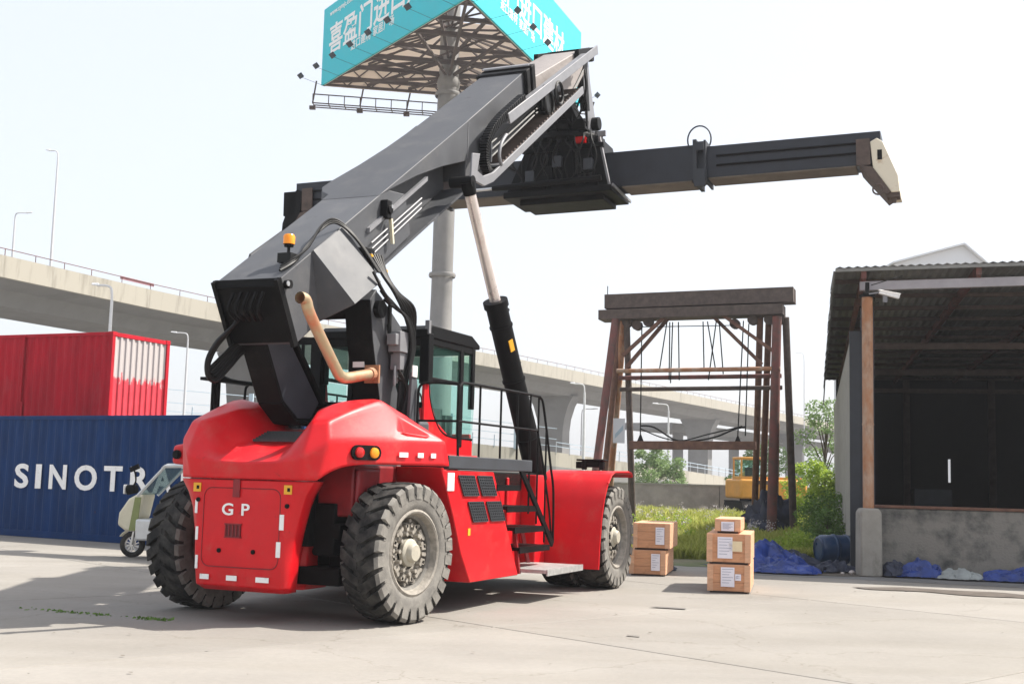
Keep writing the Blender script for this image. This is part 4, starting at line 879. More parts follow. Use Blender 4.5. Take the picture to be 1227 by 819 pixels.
# ------------------------------------------------------------------ viaduct
NE = [(-45, 43), (-31.5, 74.5), (-23.5, 93.0), (-12, 112), (.6, 131.5), (20, 167), (42, 207), (66.9, 251), (110, 328), (170, 435)]
def offs(pts, d):
    out = []
    for i, p in enumerate(pts):
        a = Vector(pts[max(i-1, 0)]); b = Vector(pts[min(i+1, len(pts)-1)]); t = (b-a).normalized(); n = Vector((-t.y, t.x)); out.append(Vector(p)+n*d)
    return out
NEs = [(p.x, p.y) for p in spline([(x, y, 0) for x, y in NE], 3)]
def strip(name, prof, m, parent=None, kind=None, path=None, **k):
    path = path or NEs; mb = MB(); rings = []
    for d, z in prof: rings.append([(q.x, q.y, z) for q in offs(path, d)])
    n = len(path); m_ = len(prof); vs = [v for r in rings for v in r]; fs = []
    for i in range(m_):
        j = (i+1) % m_
        for q in range(n-1): fs.append((i*n+q, i*n+q+1, j*n+q+1, j*n+q))
    fs += [tuple(i*n for i in range(m_)), tuple(i*n+n-1 for i in range(m_))[::-1]]
    mb.add(vs, fs); return mb.build(name, m, parent, **k)
via = thing('viaduct', 'long grey concrete road viaduct on piers crossing behind the yard', 'viaduct')
strip('deck', [(0, 13.55), (0, 13.3), (2.6, 12.95), (3.4, 12.0), (8.6, 12.0), (9.4, 12.95), (12, 13.3), (12, 13.55)], M['conc_bridge'], via)
strip('parapet', [(-.05, 13.2), (-.12, 14.55), (.2, 14.55), (.25, 13.2)], M['conc_parapet'], via); strip('parapet', [(11.8, 13.4), (11.85, 14.55), (12.1, 14.55), (12.05, 13.4)], M['conc_parapet'], via)
rl = MB(); pth = offs(NEs, .05)
for i in range(len(pth)-1):
    a, b = pth[i], pth[i+1]; rl.bar((a.x, a.y, 15.0), (b.x, b.y, 15.0), .045); k = max(2, int((b-a).length/2.2))
    for j in range(k): q = a.lerp(b, j/k); rl.bar((q.x, q.y, 14.5), (q.x, q.y, 15.0), .04)
rl.build('railing', M['rust_red'], via)
def seg_at(dist_y):
    for i in range(len(NEs)-1):
        if NEs[i][1] <= dist_y <= NEs[i+1][1]:
            t = (dist_y-NEs[i][1])/(NEs[i+1][1]-NEs[i][1]); a, b = Vector(NEs[i]), Vector(NEs[i+1]); d = (b-a).normalized(); return a.lerp(b, t), d, Vector((-d.y, d.x))
for yy in (56, 103, 150, 197, 244, 291):
    p, d, n = seg_at(yy); c = p+n*6; mb = MB()
    def ring(w, t, z): return [tuple(c+n*w*x+d*t*y)+(z,) for x, y in ((-1, -1), (1, -1), (1, 1), (-1, 1))]
    mb = loft([ring(1.7, 1.0, 0), ring(1.7, 1.0, 7.6), ring(1.9, 1.0, 9.2), ring(2.4, 1.05, 10.8), ring(3.1, 1.1, 12.02)]); mb.build('pier', M['conc_bridge'], via, smooth=True)
ban = MB(); p, d, n = seg_at(86); q = p+n*.1; ban.bar(tuple(q-d*1.8)+(14.95,), tuple(q+d*1.8)+(14.95,), .05, .22); tag(ban.build('banner', M['bannerred']), 'faded red banner strip fixed to the viaduct railing', 'banner')
# second carriageway further off with plain columns
far = thing('viaduct', 'distant second viaduct with plain square columns, right of centre', 'viaduct')
P2 = [(27, 203), (38, 219), (62, 262), (110, 345)]
strip('deck', [(0, 11.6), (0, 10.4), (9, 10.4), (9, 11.6)], M['conc_bridge'], far, path=P2)
for x, y in ((29.5, 214), (35.5, 221), (43.0, 234), (62, 268)):
    MB().box((x-.85, y-.8, 0), (x+.85, y+.8, 12.0)).build('column', M['conc_bridge'], far, bevel=.05)
# low ramp with parapet and noise fence
RP = [(-34, 66), (-24, 84), (-10, 95), (4, 104), (16, 118), (26, 135), (36, 158), (60, 200)]
RZ = [5.4, 5.2, 4.9, 4.0, 3.0, 2.2, 1.4, .8]
ramp = thing('road_ramp', 'low concrete access ramp with pale parapet, sloping down to the right', 'ramp')
mb = MB(); n_ = len(RP); back = offs(RP, 7)
V = []
for (x, y), q, z in zip(RP, back, RZ): V += [(x, y, -.02), (x, y, z-1.2), (q.x, q.y, z-1.2), (q.x, q.y, -.02)]
F = []
for i in range(n_-1):
    for k in range(3): F.append((i*4+k, i*4+k+1, (i+1)*4+k+1, (i+1)*4+k))
mb.add(V, F).build('embankment', M['conc_bridge'], ramp)
mb = MB()
for i in range(n_-1):
    a, b = RP[i], RP[i+1]; mb.hexa([(a[0], a[1], RZ[i]-1.2), (b[0], b[1], RZ[i+1]-1.2), (b[0]-.2, b[1]+.3, RZ[i+1]-1.2), (a[0]-.2, a[1]+.3, RZ[i]-1.2), (a[0], a[1], RZ[i]), (b[0], b[1], RZ[i+1]), (b[0]-.2, b[1]+.3, RZ[i+1]), (a[0]-.2, a[1]+.3, RZ[i])])
mb.build('parapet', M['conc_parapet'], ramp)
for i in range(n_-2):
    a, b = Vector((*RP[i], RZ[i])), Vector((*RP[i+1], RZ[i+1])); k = 8 if i < 3 else 10
    for j in range(k):
        q = a.lerp(b, j/k); hh = 2.2 if (i < 3 and j % 3 == 0) else .9
        MB().bar(q-Vector((0, 0, .1)), q+Vector((0, 0, hh)), .30 if hh > 1 else .07).build('fence_post', M['fence'] if i < 3 else M['lampgrey'], ramp)
    mb = MB()
    for zz in ((.5, 1.1, 2.0) if i < 3 else (.5, .85)): mb.bar(a+Vector((0, 0, zz)), b+Vector((0, 0, zz)), .05)
    mb.build('fence_rail', M['fence'], ramp)
# ------------------------------------------------------------------ street lamps
def lamp(label, x, y, z0, h, arm, m, s=1, group='street lamps along the roads'):
    t = thing('street_lamp', label, 'street lamp', (x, y, z0), 0, group)
    MB().tube([(0, 0, 0), (0, 0, h*.5), (0, 0, h*.93)], [.10*s, .085*s, .06*s], 8).build('post', m, t, smooth=True)
    pts = spline([(0, 0, h*.93), (arm*.08, 0, h*.985), (arm*.4, 0, h), (arm, 0, h*1.0)], 5); MB().tube(pts, .05*s, 6).build('arm', m, t, smooth=True)
    MB().add([(arm*.85, -.12*s, h-.02), (arm*1.35, -.10*s, h+.02), (arm*1.35, .10*s, h+.02), (arm*.85, .12*s, h-.02), (arm*.9, -.06*s, h+.1*s), (arm*1.3, -.05*s, h+.1*s), (arm*1.3, .05*s, h+.1*s), (arm*.9, .06*s, h+.1*s)], [(3,2,1,0),(4,5,6,7),(0,1,5,4),(1,2,6,5),(2,3,7,6),(3,0,4,7)]).build('lamp_head', m, t, bevel=.02)
lamp('tall thin street lamp standing on the viaduct at far left', -30.6, 79.5, 13.5, 9.1, -.6, M['lampgrey'], .9)
lamp('lower curved street lamp on the viaduct at the left edge', -31.7, 76.0, 13.5, 4.1, .8, M['lampgrey'], .8)
lamp('white street lamp rising behind the red container', -19.2, 57.8, 0, 10.35, -.75, M['lamp'], 1.2)
lamp('thin grey street lamp right of the red container', -22.2, 83, 5, 6.0, -.9, M['lampgrey'], .9)
lamp('white street lamp behind the stair rail of the reach stacker', 5.35, 88, 0, 8.6, -.8, M['lamp'], 1.2)
lamp('grey street lamp seen through the rusty gantry', 14.3, 110, 0, 8.7, -1.1, M['lamp'], 1.2)
lamp('short distant street lamp left of the rusty gantry', 9.4, 160, 0, 11.0, 1.6, M['lampgrey'], 1.2)
lamp('very thin lamp mast between the gantry and the shed', 36.2, 150, 0, 18, -.8, M['lampgrey'], .7)

# ------------------------------------------------------------------ billboard
BH = 25.0; BL, BA, BR = Vector((-11.86, 71.7, BH)), Vector((-2.59, 57.5, BH)), Vector((3.75, 74.4, BH)); BT = 4.75
bb = thing('billboard', 'three-sided cyan billboard on a thick grey column, white lettering', 'billboard', (0, 0, 0))
cen = (BL+BA+BR)/3; pc = Vector((-4.05, 68.2, 0))
pl = MB().lathe([(.72, 0), (.72, 8.5), (.66, 8.6), (.60, 12), (.60, 24.2)], 'z', tuple(pc), 24)
for z in (8.55, 13.0, 18.5, 23.5): pl.lathe([(.74, z-.12), (.78, z), (.74, z+.12)], 'z', tuple(pc), 24)
pl.lathe([(.61, 23.9), (.66, 24.0), (.66, 24.3), (.56, 24.6), (.56, 29.2)], 'z', tuple(pc), 24)
pl.build('column', M['pole'], bb, smooth=True)
def board(a, b, front, txt=None):
    d = (b-a).normalized(); n = d.cross(Vector((0, 0, 1))); n = n if n.dot(cen-a) < 0 else -n
    up = Vector((0, 0, BT)); L = (b-a).length; e = n*.12
    bd_ = MB().hexa([a, b, b+e, a+e, a+up, b+up, b+e+up, a+e+up]).build('board_panel', M['cyan'] if front else M['boardback'], bb)
    # backing sheets visible from below
    mb = MB()
    for k in range(int(L/1.5)+1):
        q = a+d*(k*1.5); mb.bar(q-n*.08, q-n*.08+up, .08)
    for zz in (.1, 1.6, 3.1, 4.6): mb.bar(a-n*.15+Vector((0, 0, zz)), b-n*.15+Vector((0, 0, zz)), .1)
    mb.build('board_frame', M['truss'], bb)
    MB().hexa([a-n*.05, b-n*.05, b-n*.02, a-n*.02, a-n*.05+up, b-n*.05+up, b-n*.02+up, a-n*.02+up]).build('board_back', M['boardback'], bb)
    return bd_, d, n, L
for (a, b, tx) in ((BL, BA, '喜盈门进口建材'), (BA, BR, '喜盈门进口建材')):
    pb, d, n, L = board(a, b, True)
    text('lettering', tx, 1.95, M['white'], pb, frame(a+d*.9+n*.13+Vector((0, 0, 1.75)), d, (0, 0, 1)), .01, .03, 1.02)
    text('lettering', '进口建材 家居广场', .62, M['white'], pb, frame(a+d*4.0+n*.13+Vector((0, 0, 1.05)), d, (0, 0, 1)), .01, .005, 1.1)
    text('lettering', 'www.xymjc.com', .45, M['white'], pb, frame(a+d*.9+n*.13+Vector((0, 0, 4.05)), d, (0, 0, 1)), .01, .003, 1.05)
    # floodlights on arms in front of the board
    for k in range(8):
        q = a+d*(.3+k*L/7.6); fl_ = MB().tube([q-Vector((0, 0, .1)), q+n*1.6+Vector((0, 0, .15))], .012, 4)
        fl_.bar(q+n*1.6-d*.18+Vector((0, 0, .22)), q+n*1.6+d*.18+Vector((0, 0, .22)), .3, .16, up=(n.x, n.y, -1)); fl_.build('floodlight', M['steel_dark'], bb)
dB = (BR-BL); upB = Vector((0, 0, BT))
MB().hexa([BL, BR, BR+Vector((-.02, .04, 0)), BL+Vector((-.02, .04, 0)), BL+upB, BR+upB, BR+Vector((-.02, .04, 0))+upB, BL+Vector((-.02, .04, 0))+upB]).build('board_panel', M['boardback'], bb)
tr = MB(); cz = Vector((0, 0, .2)); P_ = [BL, BA, BR]
for i in range(3):
    a, b = P_[i], P_[(i+1) % 3]
    for zz in (.1, 1.4):
        tr.bar(a+Vector((0, 0, zz)), b+Vector((0, 0, zz)), .14)
    N_ = 11
    for k in range(N_):
        p0_, p1_ = a.lerp(b, k/N_), a.lerp(b, (k+1)/N_); tr.bar(p0_+Vector((0, 0, .1)), p1_+Vector((0, 0, 1.4)), .07); tr.bar(p0_+Vector((0, 0, 1.4)), p1_+Vector((0, 0, .1)), .07)
pcT = Vector((pc.x, pc.y, BH))
NJ = 7
for k in range(NJ):      # joists right through, parallel to the rear side
    t = (k+.5)/NJ; a = BA.lerp(BL, t); b = BA.lerp(BR, t); tr.bar(a+cz, b+cz, .16 if k % 2 else .24, .2)
    if k < NJ-1:
        a2 = BA.lerp(BL, t+1/NJ); b2 = BA.lerp(BR, t+1/NJ); m = max(1, int((b-a).length/2.4))
        for j in range(m): tr.bar(a.lerp(b, j/m)+cz, a2.lerp(b2, (j+1)/m)+Vector((0, 0, .9)), .08); tr.bar(a.lerp(b, (j+1)/m)+Vector((0, 0, .9)), a2.lerp(b2, j/m)+cz, .08)
for i in range(3):
    for t in (0, .17, .33, .5, .67, .83):
        q = P_[i].lerp(P_[(i+1) % 3], t); tr.bar(q+Vector((0, 0, .25)), pcT+Vector((0, 0, -.5 if t in (0, .33, .67) else .6)), .15)
        tr.bar(q+Vector((0, 0, 1.6)), pcT+Vector((0, 0, 2.4)), .1)
tr.build('truss', M['truss'], bb)
# catwalk under the rear side
cwk = MB(); dR = (BR-BL).normalized(); nR = Vector((-.35, 0, 0)); a, b = BL+Vector((-.7, .7, -.30)), BR+Vector((.7, .7, -.30))
for dy, dz in ((0, -.55), (0, .0), (.9, -.55), (.45, -.55)): cwk.bar(a+Vector((0, dy, dz)), b+Vector((0, dy, dz)), .06)
for k in range(19):
    q = a.lerp(b, k/18); cwk.bar(q+Vector((0, 0, -.55)), q+Vector((0, 0, .02)), .05); cwk.bar(q+Vector((0, 0, -.55)), q+Vector((0, .9, -.55)), .05)
    if k % 3 == 0: cwk.bar(q+Vector((0, 0, -.55)), q+Vector((.3, -.7, .6)), .08); cwk.box(q+Vector((-.18, -.1, -.95)), q+Vector((.18, .15, -.75)))
cwk.build('catwalk', M['truss'], bb)

# ------------------------------------------------------------------ gantry
GT = thing('gantry', 'rusty steel gantry frame of slanting legs with a crossbeam and slings', 'gantry', (0, 0, 0))
gl, gr_ = Vector((3.15, 42.4, 0)), Vector((9.36, 40.2, 0)); gd = (gr_-gl).normalized(); gn = Vector((-gd.y, gd.x, 0))
def gp(t, z, o=0): q = gl+gd*t+gn*o; return Vector((q.x, q.y, z-.13*(z > 4)))
GLn = (gr_-gl).length
mb = MB().bar(gp(.1, 8.05), gp(GLn, 8.15), .30, .50).bar(gp(.1, 8.05, .5), gp(GLn, 8.15, .5), .30, .50); mb.build('top_beam', M['rust_dark'], GT, bevel=.01)
mb = MB().bar(gp(-.1, 7.58, .25), gp(GLn-.35, 7.66, .25), .9, .34); mb.build('lower_beam', M['rust_dark'], GT, bevel=.01)
for t, o, foot, r_, m_ in ((.5, -.1, (2.70, 41.0), .145, 'rust_red'), (.7, .3, (3.7, 46.0), .14, 'rust_orange'), (.85, .1, (4.45, 43.6), .12, 'rust_dark'), (.55, .5, (3.35, 45.0), .12, 'rust'),
                       (5.45, .2, (9.15, 45.6), .12, 'rust'), (6.05, -.1, (8.78, 40.9), .17, 'rust_red'), (6.3, .2, (9.85, 42.3), .13, 'rust_dark'), (6.0, .5, (10.0, 46.0), .12, 'rust_orange'), (5.7, .5, (9.6, 46.5), .12, 'rust')):
    MB().cyl((*foot, 0), gp(t, 7.42, o), r_, r_*.92, n=12).build('leg', M[m_], GT, smooth=True)
for z, m_, o in ((5.62, 'rust_orange', 0), (5.40, 'rust_red', .3), (5.02, 'rust_dark', .5)):
    MB().cyl(gp(.55, z, o), gp(6.15, z+.06, o), .075, n=8).build('cross_pipe', M[m_], GT, smooth=True)
for a, b in (((.75, 6.15, 0), (2.35, 7.6, 0)), ((.8, 5.75, .3), (2.3, 7.5, .3)), ((4.1, 7.6, 0), (6.0, 6.2, 0)), ((3.85, 7.5, .3), (5.5, 5.85, .3))):
    MB().bar(gp(*a), gp(*b), .12).build('brace', M['rust'], GT)
for t in (.85, 1.2, 1.6, 4.6, 5.2, 5.75, 6.1):
    MB().cyl(gp(t, 7.35-.12*(t in (1.2, 4.6)), .1), gp(t, 7.35-.12*(t in (1.2, 4.6)), .4), .17, n=14).build('pulley', M['rust_dark'], GT, smooth=True)
mb = MB()
for a, b in (((1.42, 7.3), (1.42, 3.3)), ((4.92, 7.3), (4.75, 3.3)), ((5.1, 7.2), (5.0, 3.3)), ((2.3, 7.3), (2.05, 5.6)), ((2.4, 7.3), (2.4, 5.3)), ((2.7, 7.3), (2.75, 5.3)), ((3.55, 7.3), (3.6, 5.6)), ((3.7, 7.3), (4.0, 5.6)), ((4.0, 7.3), (3.75, 5.3)), ((2.5, 7.3), (2.45, 5.2)), ((4.1, 7.3), (4.25, 5.5))):
    mb.tube([gp(a[0], a[1]), gp(b[0], b[1])], .022, 5)
mb.tube(spline([gp(1.42, 3.6), gp(1.9, 3.55), gp(2.6, 3.15), gp(3.2, 3.1), gp(4.0, 3.25), gp(4.6, 3.5), gp(5.0, 3.6)], 6), .03, 5); mb.tube(spline([gp(1.42, 3.5), gp(2.2, 3.2), gp(2.9, 3.12), gp(3.8, 3.35), gp(4.9, 3.62)], 6), .022, 5)
mb.tube([gp(.2, 8.6, -.1), gp(.2, 7.4, -.1)], .015, 4); mb.tube([gp(1.4, 7.15), gp(4.7, 7.15)], .015, 4)
mb.build('cables', M['dark'], GT)
for t in (1.42, 4.75): MB().add([gp(t-.12, 3.05), gp(t+.12, 3.05), gp(t, 3.35)]+[gp(t-.12, 3.05, .06), gp(t+.12, 3.05, .06), gp(t, 3.35, .06)], [(0, 1, 2), (3, 4, 5), (0, 1, 4, 3), (1, 2, 5, 4), (2, 0, 3, 5)]).build('hook_plate', M['dark'], GT)
sb = MB().bar(gp(1.05, 2.93), gp(5.35, 2.98), .25, .28); tag(sb.build('spreader_bar', M['rust'], None, bevel=.01), 'rusty horizontal lifting bar hanging from the gantry cables', 'lifting bar')
nb = MB().box((3.58, 42.2, 3.0), (3.98, 42.26, 3.85)); NB = tag(nb.build('notice_board', M['whitebuild']), 'small pale blue notice board hung on the left gantry legs', 'notice board')
MB().prism([(3.64, 3.15), (3.92, 3.45), (3.92, 3.62), (3.64, 3.3)], 'y', 42.19, 42.20).build('picture', M['fence'], NB)
for x, y in ((2.70, 41.0), (4.45, 43.6), (8.78, 40.9), (9.85, 42.3), (9.15, 45.6)): MB().box((x-.3, y-.3, 0), (x+.3, y+.3, .12)).build('foot_plate', M['rust_dark'], GT)
# dark sheeted winch under the gantry
def lump(name, c, s, m, lab, cat, amp=.25, seedv=1, fr=1.2, res=14, **k):
    vs = []; fs = []; n = res
    for i in range(n+1):
        for j in range(2*n):
            a = pi*.5*i/n; b = pi*j/n; p_ = Vector((sin(a)*cos(b), sin(a)*sin(b), cos(a))); d = 1+amp*noise.noise(p_*fr*2+Vector((seedv*7, 0, 0)))+amp*.6*(noise.noise(p_*fr*6+Vector((seedv*3, 0, 0))))+amp*.3*noise.noise(p_*fr*15)
            vs.append((c[0]+p_.x*s[0]*d, c[1]+p_.y*s[1]*d, c[2]+max(0.003, p_.z*s[2]*d)))
    for i in range(n):
        for j in range(2*n): fs.append((i*2*n+j, (i+1)*2*n+j, (i+1)*2*n+(j+1) % (2*n), i*2*n+(j+1) % (2*n)))
    o = MB().add(vs, fs).build(name, m, smooth=True, angle=60, **k); return tag(o, lab, cat)
lump('covered_winch', (9.3, 43.4, 0), (.85, .7, 1.35), M['darktar'], 'dark sheeted winch standing between the right gantry legs', 'winch', .35, 3)

# ------------------------------------------------------------------ shed
fd = Vector((.97, -.243, 0)); sdv = Vector((.243, .97, 0)); S0 = Vector((7.15, 24.35, 0))
SH = thing('shed', 'open-fronted shed with corrugated roof and low stained concrete front wall', 'shed', tuple(S0), math.atan2(fd.y, fd.x))
SW, SD = 15.0, 26.0      # local x along the front, y to the back
MB().box((-.02, 0, 0), (SW, .28, 1.30)).build('front_wall', M['conc_old'], SH, bevel=.02)
MB().box((-.0, -.03, 1.303), (SW, .32, 1.36)).build('wall_coping', M['rust'], SH, bevel=.01)
MB().box((-.28, .9, 0), (-.1, SD, 4.9)).build('side_wall', M['conc_light'], SH)
MB().box((-.10, .6, 0), (.16, .9, 5.4)).box((-.33, .62, 0), (-.10, .9, 4.9)).build('corner_post', M['steel_dark'], SH)
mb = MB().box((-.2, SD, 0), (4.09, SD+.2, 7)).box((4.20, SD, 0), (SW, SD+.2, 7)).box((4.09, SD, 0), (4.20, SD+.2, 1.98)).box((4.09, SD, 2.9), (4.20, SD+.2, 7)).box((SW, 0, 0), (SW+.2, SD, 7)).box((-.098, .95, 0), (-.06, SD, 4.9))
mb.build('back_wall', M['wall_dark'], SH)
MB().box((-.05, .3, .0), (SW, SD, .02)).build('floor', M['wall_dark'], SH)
def rz(x): return 5.90+.02*x
# roof of corrugated sheets
x = -.62; k = 0
while x < SW:
    prof = []
    for j in range(9): prof.append((x+j*.085, .016*(1 if j % 2 else -1)))
    n = len(prof); xa = prof
    y0 = -.35; y1 = SD+.4
    V = []
    for y in (y0, y1):
        for a, dz in prof: V.append((a, y, rz(a)+dz+.18))
    for y in (y0, y1):
        for a, dz in prof: V.append((a, y, rz(a)+dz+.165))
    F = [(i, i+1, n+i+1, n+i) for i in range(n-1)]+[(2*n+i+1, 2*n+i, 3*n+i, 3*n+i+1) for i in range(n-1)]+[(i, 2*n+i, 2*n+i+1, i+1) for i in range(n-1)]+[(n+i, n+i+1, 3*n+i+1, 3*n+i) for i in range(n-1)]
    MB().add(V, F).build('roof_sheet', M['roofsheet'], SH); x += .68; k += 1
# hanging side sheets at the left eave, ragged lower edge
rg = random.Random(3); y = -.3
while y < SD:
    wd = .85; dz = .25+.35*rg.random() if y < SD-3 else 1.0
    prof = [(y+j*.0944, .02*(1 if j % 2 else -1)) for j in range(10)]; n = 10
    V = [(-.64+dx, yy, rz(-.6)+.12) for yy, dx in prof]+[(-.70+dx, yy, rz(-.6)+.12-dz-rg.random()*.04) for yy, dx in prof]
    F = [(i, i+1, n+i+1, n+i) for i in range(n-1)]; MB().add(V, F).build('side_sheet', M['roofsheet'], SH); y += wd
mb = MB().hexa([(-.62, -.34, rz(0)+.08), (SW, -.34, rz(SW)+.08), (SW, -.30, rz(SW)+.08), (-.62, -.30, rz(0)+.08), (-.62, -.34, rz(0)+.145), (SW, -.34, rz(SW)+.145), (SW, -.30, rz(SW)+.145), (-.62, -.30, rz(0)+.145)]); mb.build('eave_edge', M['roofsheet'], SH)
MB().hexa([(-.15, -.20, 5.62), (SW, -.20, 5.62+.02*SW), (SW, -.08, 5.62+.02*SW), (-.15, -.08, 5.62), (-.15, -.20, 5.80), (SW, -.20, 5.80+.02*SW), (SW, -.08, 5.80+.02*SW), (-.15, -.08, 5.80)]).build('front_beam', M['fascia'], SH, bevel=.008)
for x in (-.12, 2.05, 4.3, 6.6, 8.9, 11.2):
    MB().box((x, -.30, rz(x)-.05), (x+.10, SD, rz(x)+.13)).build('rafter', M['rust_red'], SH)
    MB().prism([(-.30, rz(x)-.04), (.0, rz(x)-.04), (.0, rz(x)-.20)], 'x', x+.01, x+.09).build('bracket', M['rust_red'], SH)
for y in range(1, 26, 2): MB().box((-.6, y, rz(0)+.05), (SW, y+.06, rz(0)+.14)).build('purlin', M['rust_dark'], SH)
for y in (5, 12, 19): MB().box((0, y, 5.0), (SW, y+.1, 5.15)).build('tie_beam', M['rust_dark'], SH)
for x in (2.4, 5.6, 8.8): MB().box((x, SD-.3, 0), (x+.25, SD-.05, 6)).build('post', M['rust_dark'], SH)
MB().box((.3, 8, 0), (1.4, 9, 1.1)).box((1.6, 10, 0), (2.6, 11, 1.7)).build('work_bench', M['steel_dark'], SH, bevel=.03)
# column on its pedestal and camera
cx, cy = 6.99, 23.80
col = thing('column', 'rusty pipe column on a worn concrete pedestal in front of the shed', 'column', (cx, cy, 0))
bmv = MB().prism([(-.21, 0), (.21, 0), (.20, 1.22), (.14, 1.30), (-.14, 1.30), (-.20, 1.22)], 'y', -.21, .21); bmv.build('pedestal', M['conc_light'], col, bevel=.035, seg=3)
MB().cyl((0, 0, 1.28), (0, 0, 5.42), .105, n=20).cyl((0, 0, 2.9), (0, 0, 2.94), .112, n=20).build('pipe', M['rust_orange'], col, smooth=True)
MB().box((-.12, -.12, 5.42), (.12, .12, 5.48)).bar((0, 0, 5.45), (.05, .15, 5.72), .08).build('cap_plate', M['dark'], col)
cm = thing('security_camera', 'white security camera on the top of the rusty column', 'security camera', (cx, cy, 5.45))
MB().bar((.20, -.13, .07), (.58, -.17, -.03), .10, .085).bar((.18, -.13, .10), (.60, -.17, .02), .13, .015).build('camera_housing', M['white'], cm, bevel=.01)
MB().bar((.0, -.12, .02), (.22, -.13, .06), .03).box((.27, -.16, -.14), (.35, -.10, .0)).build('camera_bracket', M['lightgrey'], cm)
MB().tube(spline([(.1, -.12, .02), (.12, -.1, -.12), (.2, -.1, -.14)], 5), .012, 5).tube([(.05, -.1, .2), (.7, 0, .42)], .01, 4).build('camera_cable', M['dark'], cm)
# white building behind the shed
WB = thing('white_building', 'pale building whose gabled top shows above the shed roof', 'building', (0, 0, 0))
MB().prism([(26.6, 0), (33.2, 0), (33.2, 17.2), (31.4, 18.7), (26.6, 17.3)], 'y', 84, 100).build('wall', M['whitebuild'], WB)
MB().prism([(26.4, 17.26), (31.4, 18.72), (33.4, 17.05), (33.4, 17.15), (31.4, 18.84), (26.4, 17.38)], 'y', 83.6, 100.4).build('roof', M['whitebuild'], WB)

# ------------------------------------------------------------------ boundary wall
bw = thing('boundary_wall', 'long low grey rendered wall behind the gantry and excavator', 'wall', (0, 0, 0))
a, b = Vector((-3, 66.5, 0)), Vector((22, 72.0, 0))
for k in range(5):
    p_, q_ = a.lerp(b, k/5), a.lerp(b, (k+.992)/5); MB().bar(p_+Vector((0, 0, .78)), q_+Vector((0, 0, .78)), .24, 1.56).build('wall_panel', M['wallcol'], bw)
MB().bar(a+Vector((0, 0, 1.6)), b+Vector((0, 0, 1.6)), .34, .08).build('coping', M['conc_light'], bw)
bw2 = thing('boundary_wall', 'short low broken wall beside the shed, behind the pale rubble heap', 'wall', (0, 0, 0))
MB().bar((11.6, 46.5, .35), (15.4, 45.2, .35), .25, .7).build('wall_panel', M['wallcol'], bw2)
lump('rubble_heap', (12.3, 44.6, 0), (1.15, .8, .52), M['sand'], 'pale pink rubble heap in the grass left of the shed', 'heap', .3, 5)

# ------------------------------------------------------------------ excavator
EX_ = thing('excavator', 'orange excavator parked behind the rusty gantry, seen from the rear', 'excavator', (13.8, 66, 0), R(4))
hb = MB().box((-1.75, -1.6, .95), (1.85, 1.7, 1.98)); hb.build('house', M['exc'], EX_, bevel=.12, seg=3)
for s in (-1, 1):
    tk = MB(); prof = [(-2.0, .12), (-2.1, .45), (-1.8, .78), (1.8, .78), (2.1, .45), (2.0, .12), (1.7, 0), (-1.7, 0)]; tk.prism(prof, 'x', s*1.15, s*1.75)
    for k in range(16): tk.box((s*1.12, -1.75+k*.23, .76), (s*1.78, -1.62+k*.23, .83))
    tk.build('track', M['dark'], EX_, bevel=.03)
MB().box((-1.1, -1.0, .5), (1.1, 1.0, .98)).build('undercarriage', M['dark'], EX_)
cb_ = MB()
for x in (-1.62, -.48):
    for y in (-1.3, .3): cb_.bar((x, y, 1.95), (x, y, 3.05), .09)
cb_.box((-1.68, -1.36, 3.02), (-.42, .40, 3.14)); cb_.box((-1.68, -1.36, 1.96), (-.42, .40, 2.12))
ECB = cb_.build('cab', M['exc'], EX_, bevel=.03)
MB().box((-1.56, -1.30, 2.12), (-.54, -1.28, 3.02)).build('window', M['glass'], ECB); MB().box((-1.56, .29, 2.12), (-.54, .31, 3.02)).build('window', M['glass'], ECB)
MB().box((-1.25, -.9, 2.1), (-.8, -.5, 2.6)).build('seat', M['seat'], ECB, bevel=.06)
MB().box((-.25, -1.4, 1.98), (1.6, .6, 2.12)).box((.55, -1.63, 1.15), (1.65, -1.60, 1.85)).build('engine_cover', M['exc'], EX_, bevel=.03)
MB().box((-.85, -1.62, 1.72), (-.2, -1.60, 1.92)).build('grille', M['rust_dark'], EX_)
MB().cyl((1.2, -.6, 2.1), (1.2, -.6, 2.55), .07).build('exhaust', M['dark'], EX_)
MB().prism([(1.2, 1.6), (2.2, 2.6), (4.4, 2.3), (5.6, .9), (5.3, .8), (4.2, 1.9), (2.3, 2.1), (1.4, 1.3)], 'x', -.25, .15).build('arm', M['exc'], EX_, bevel=.03)

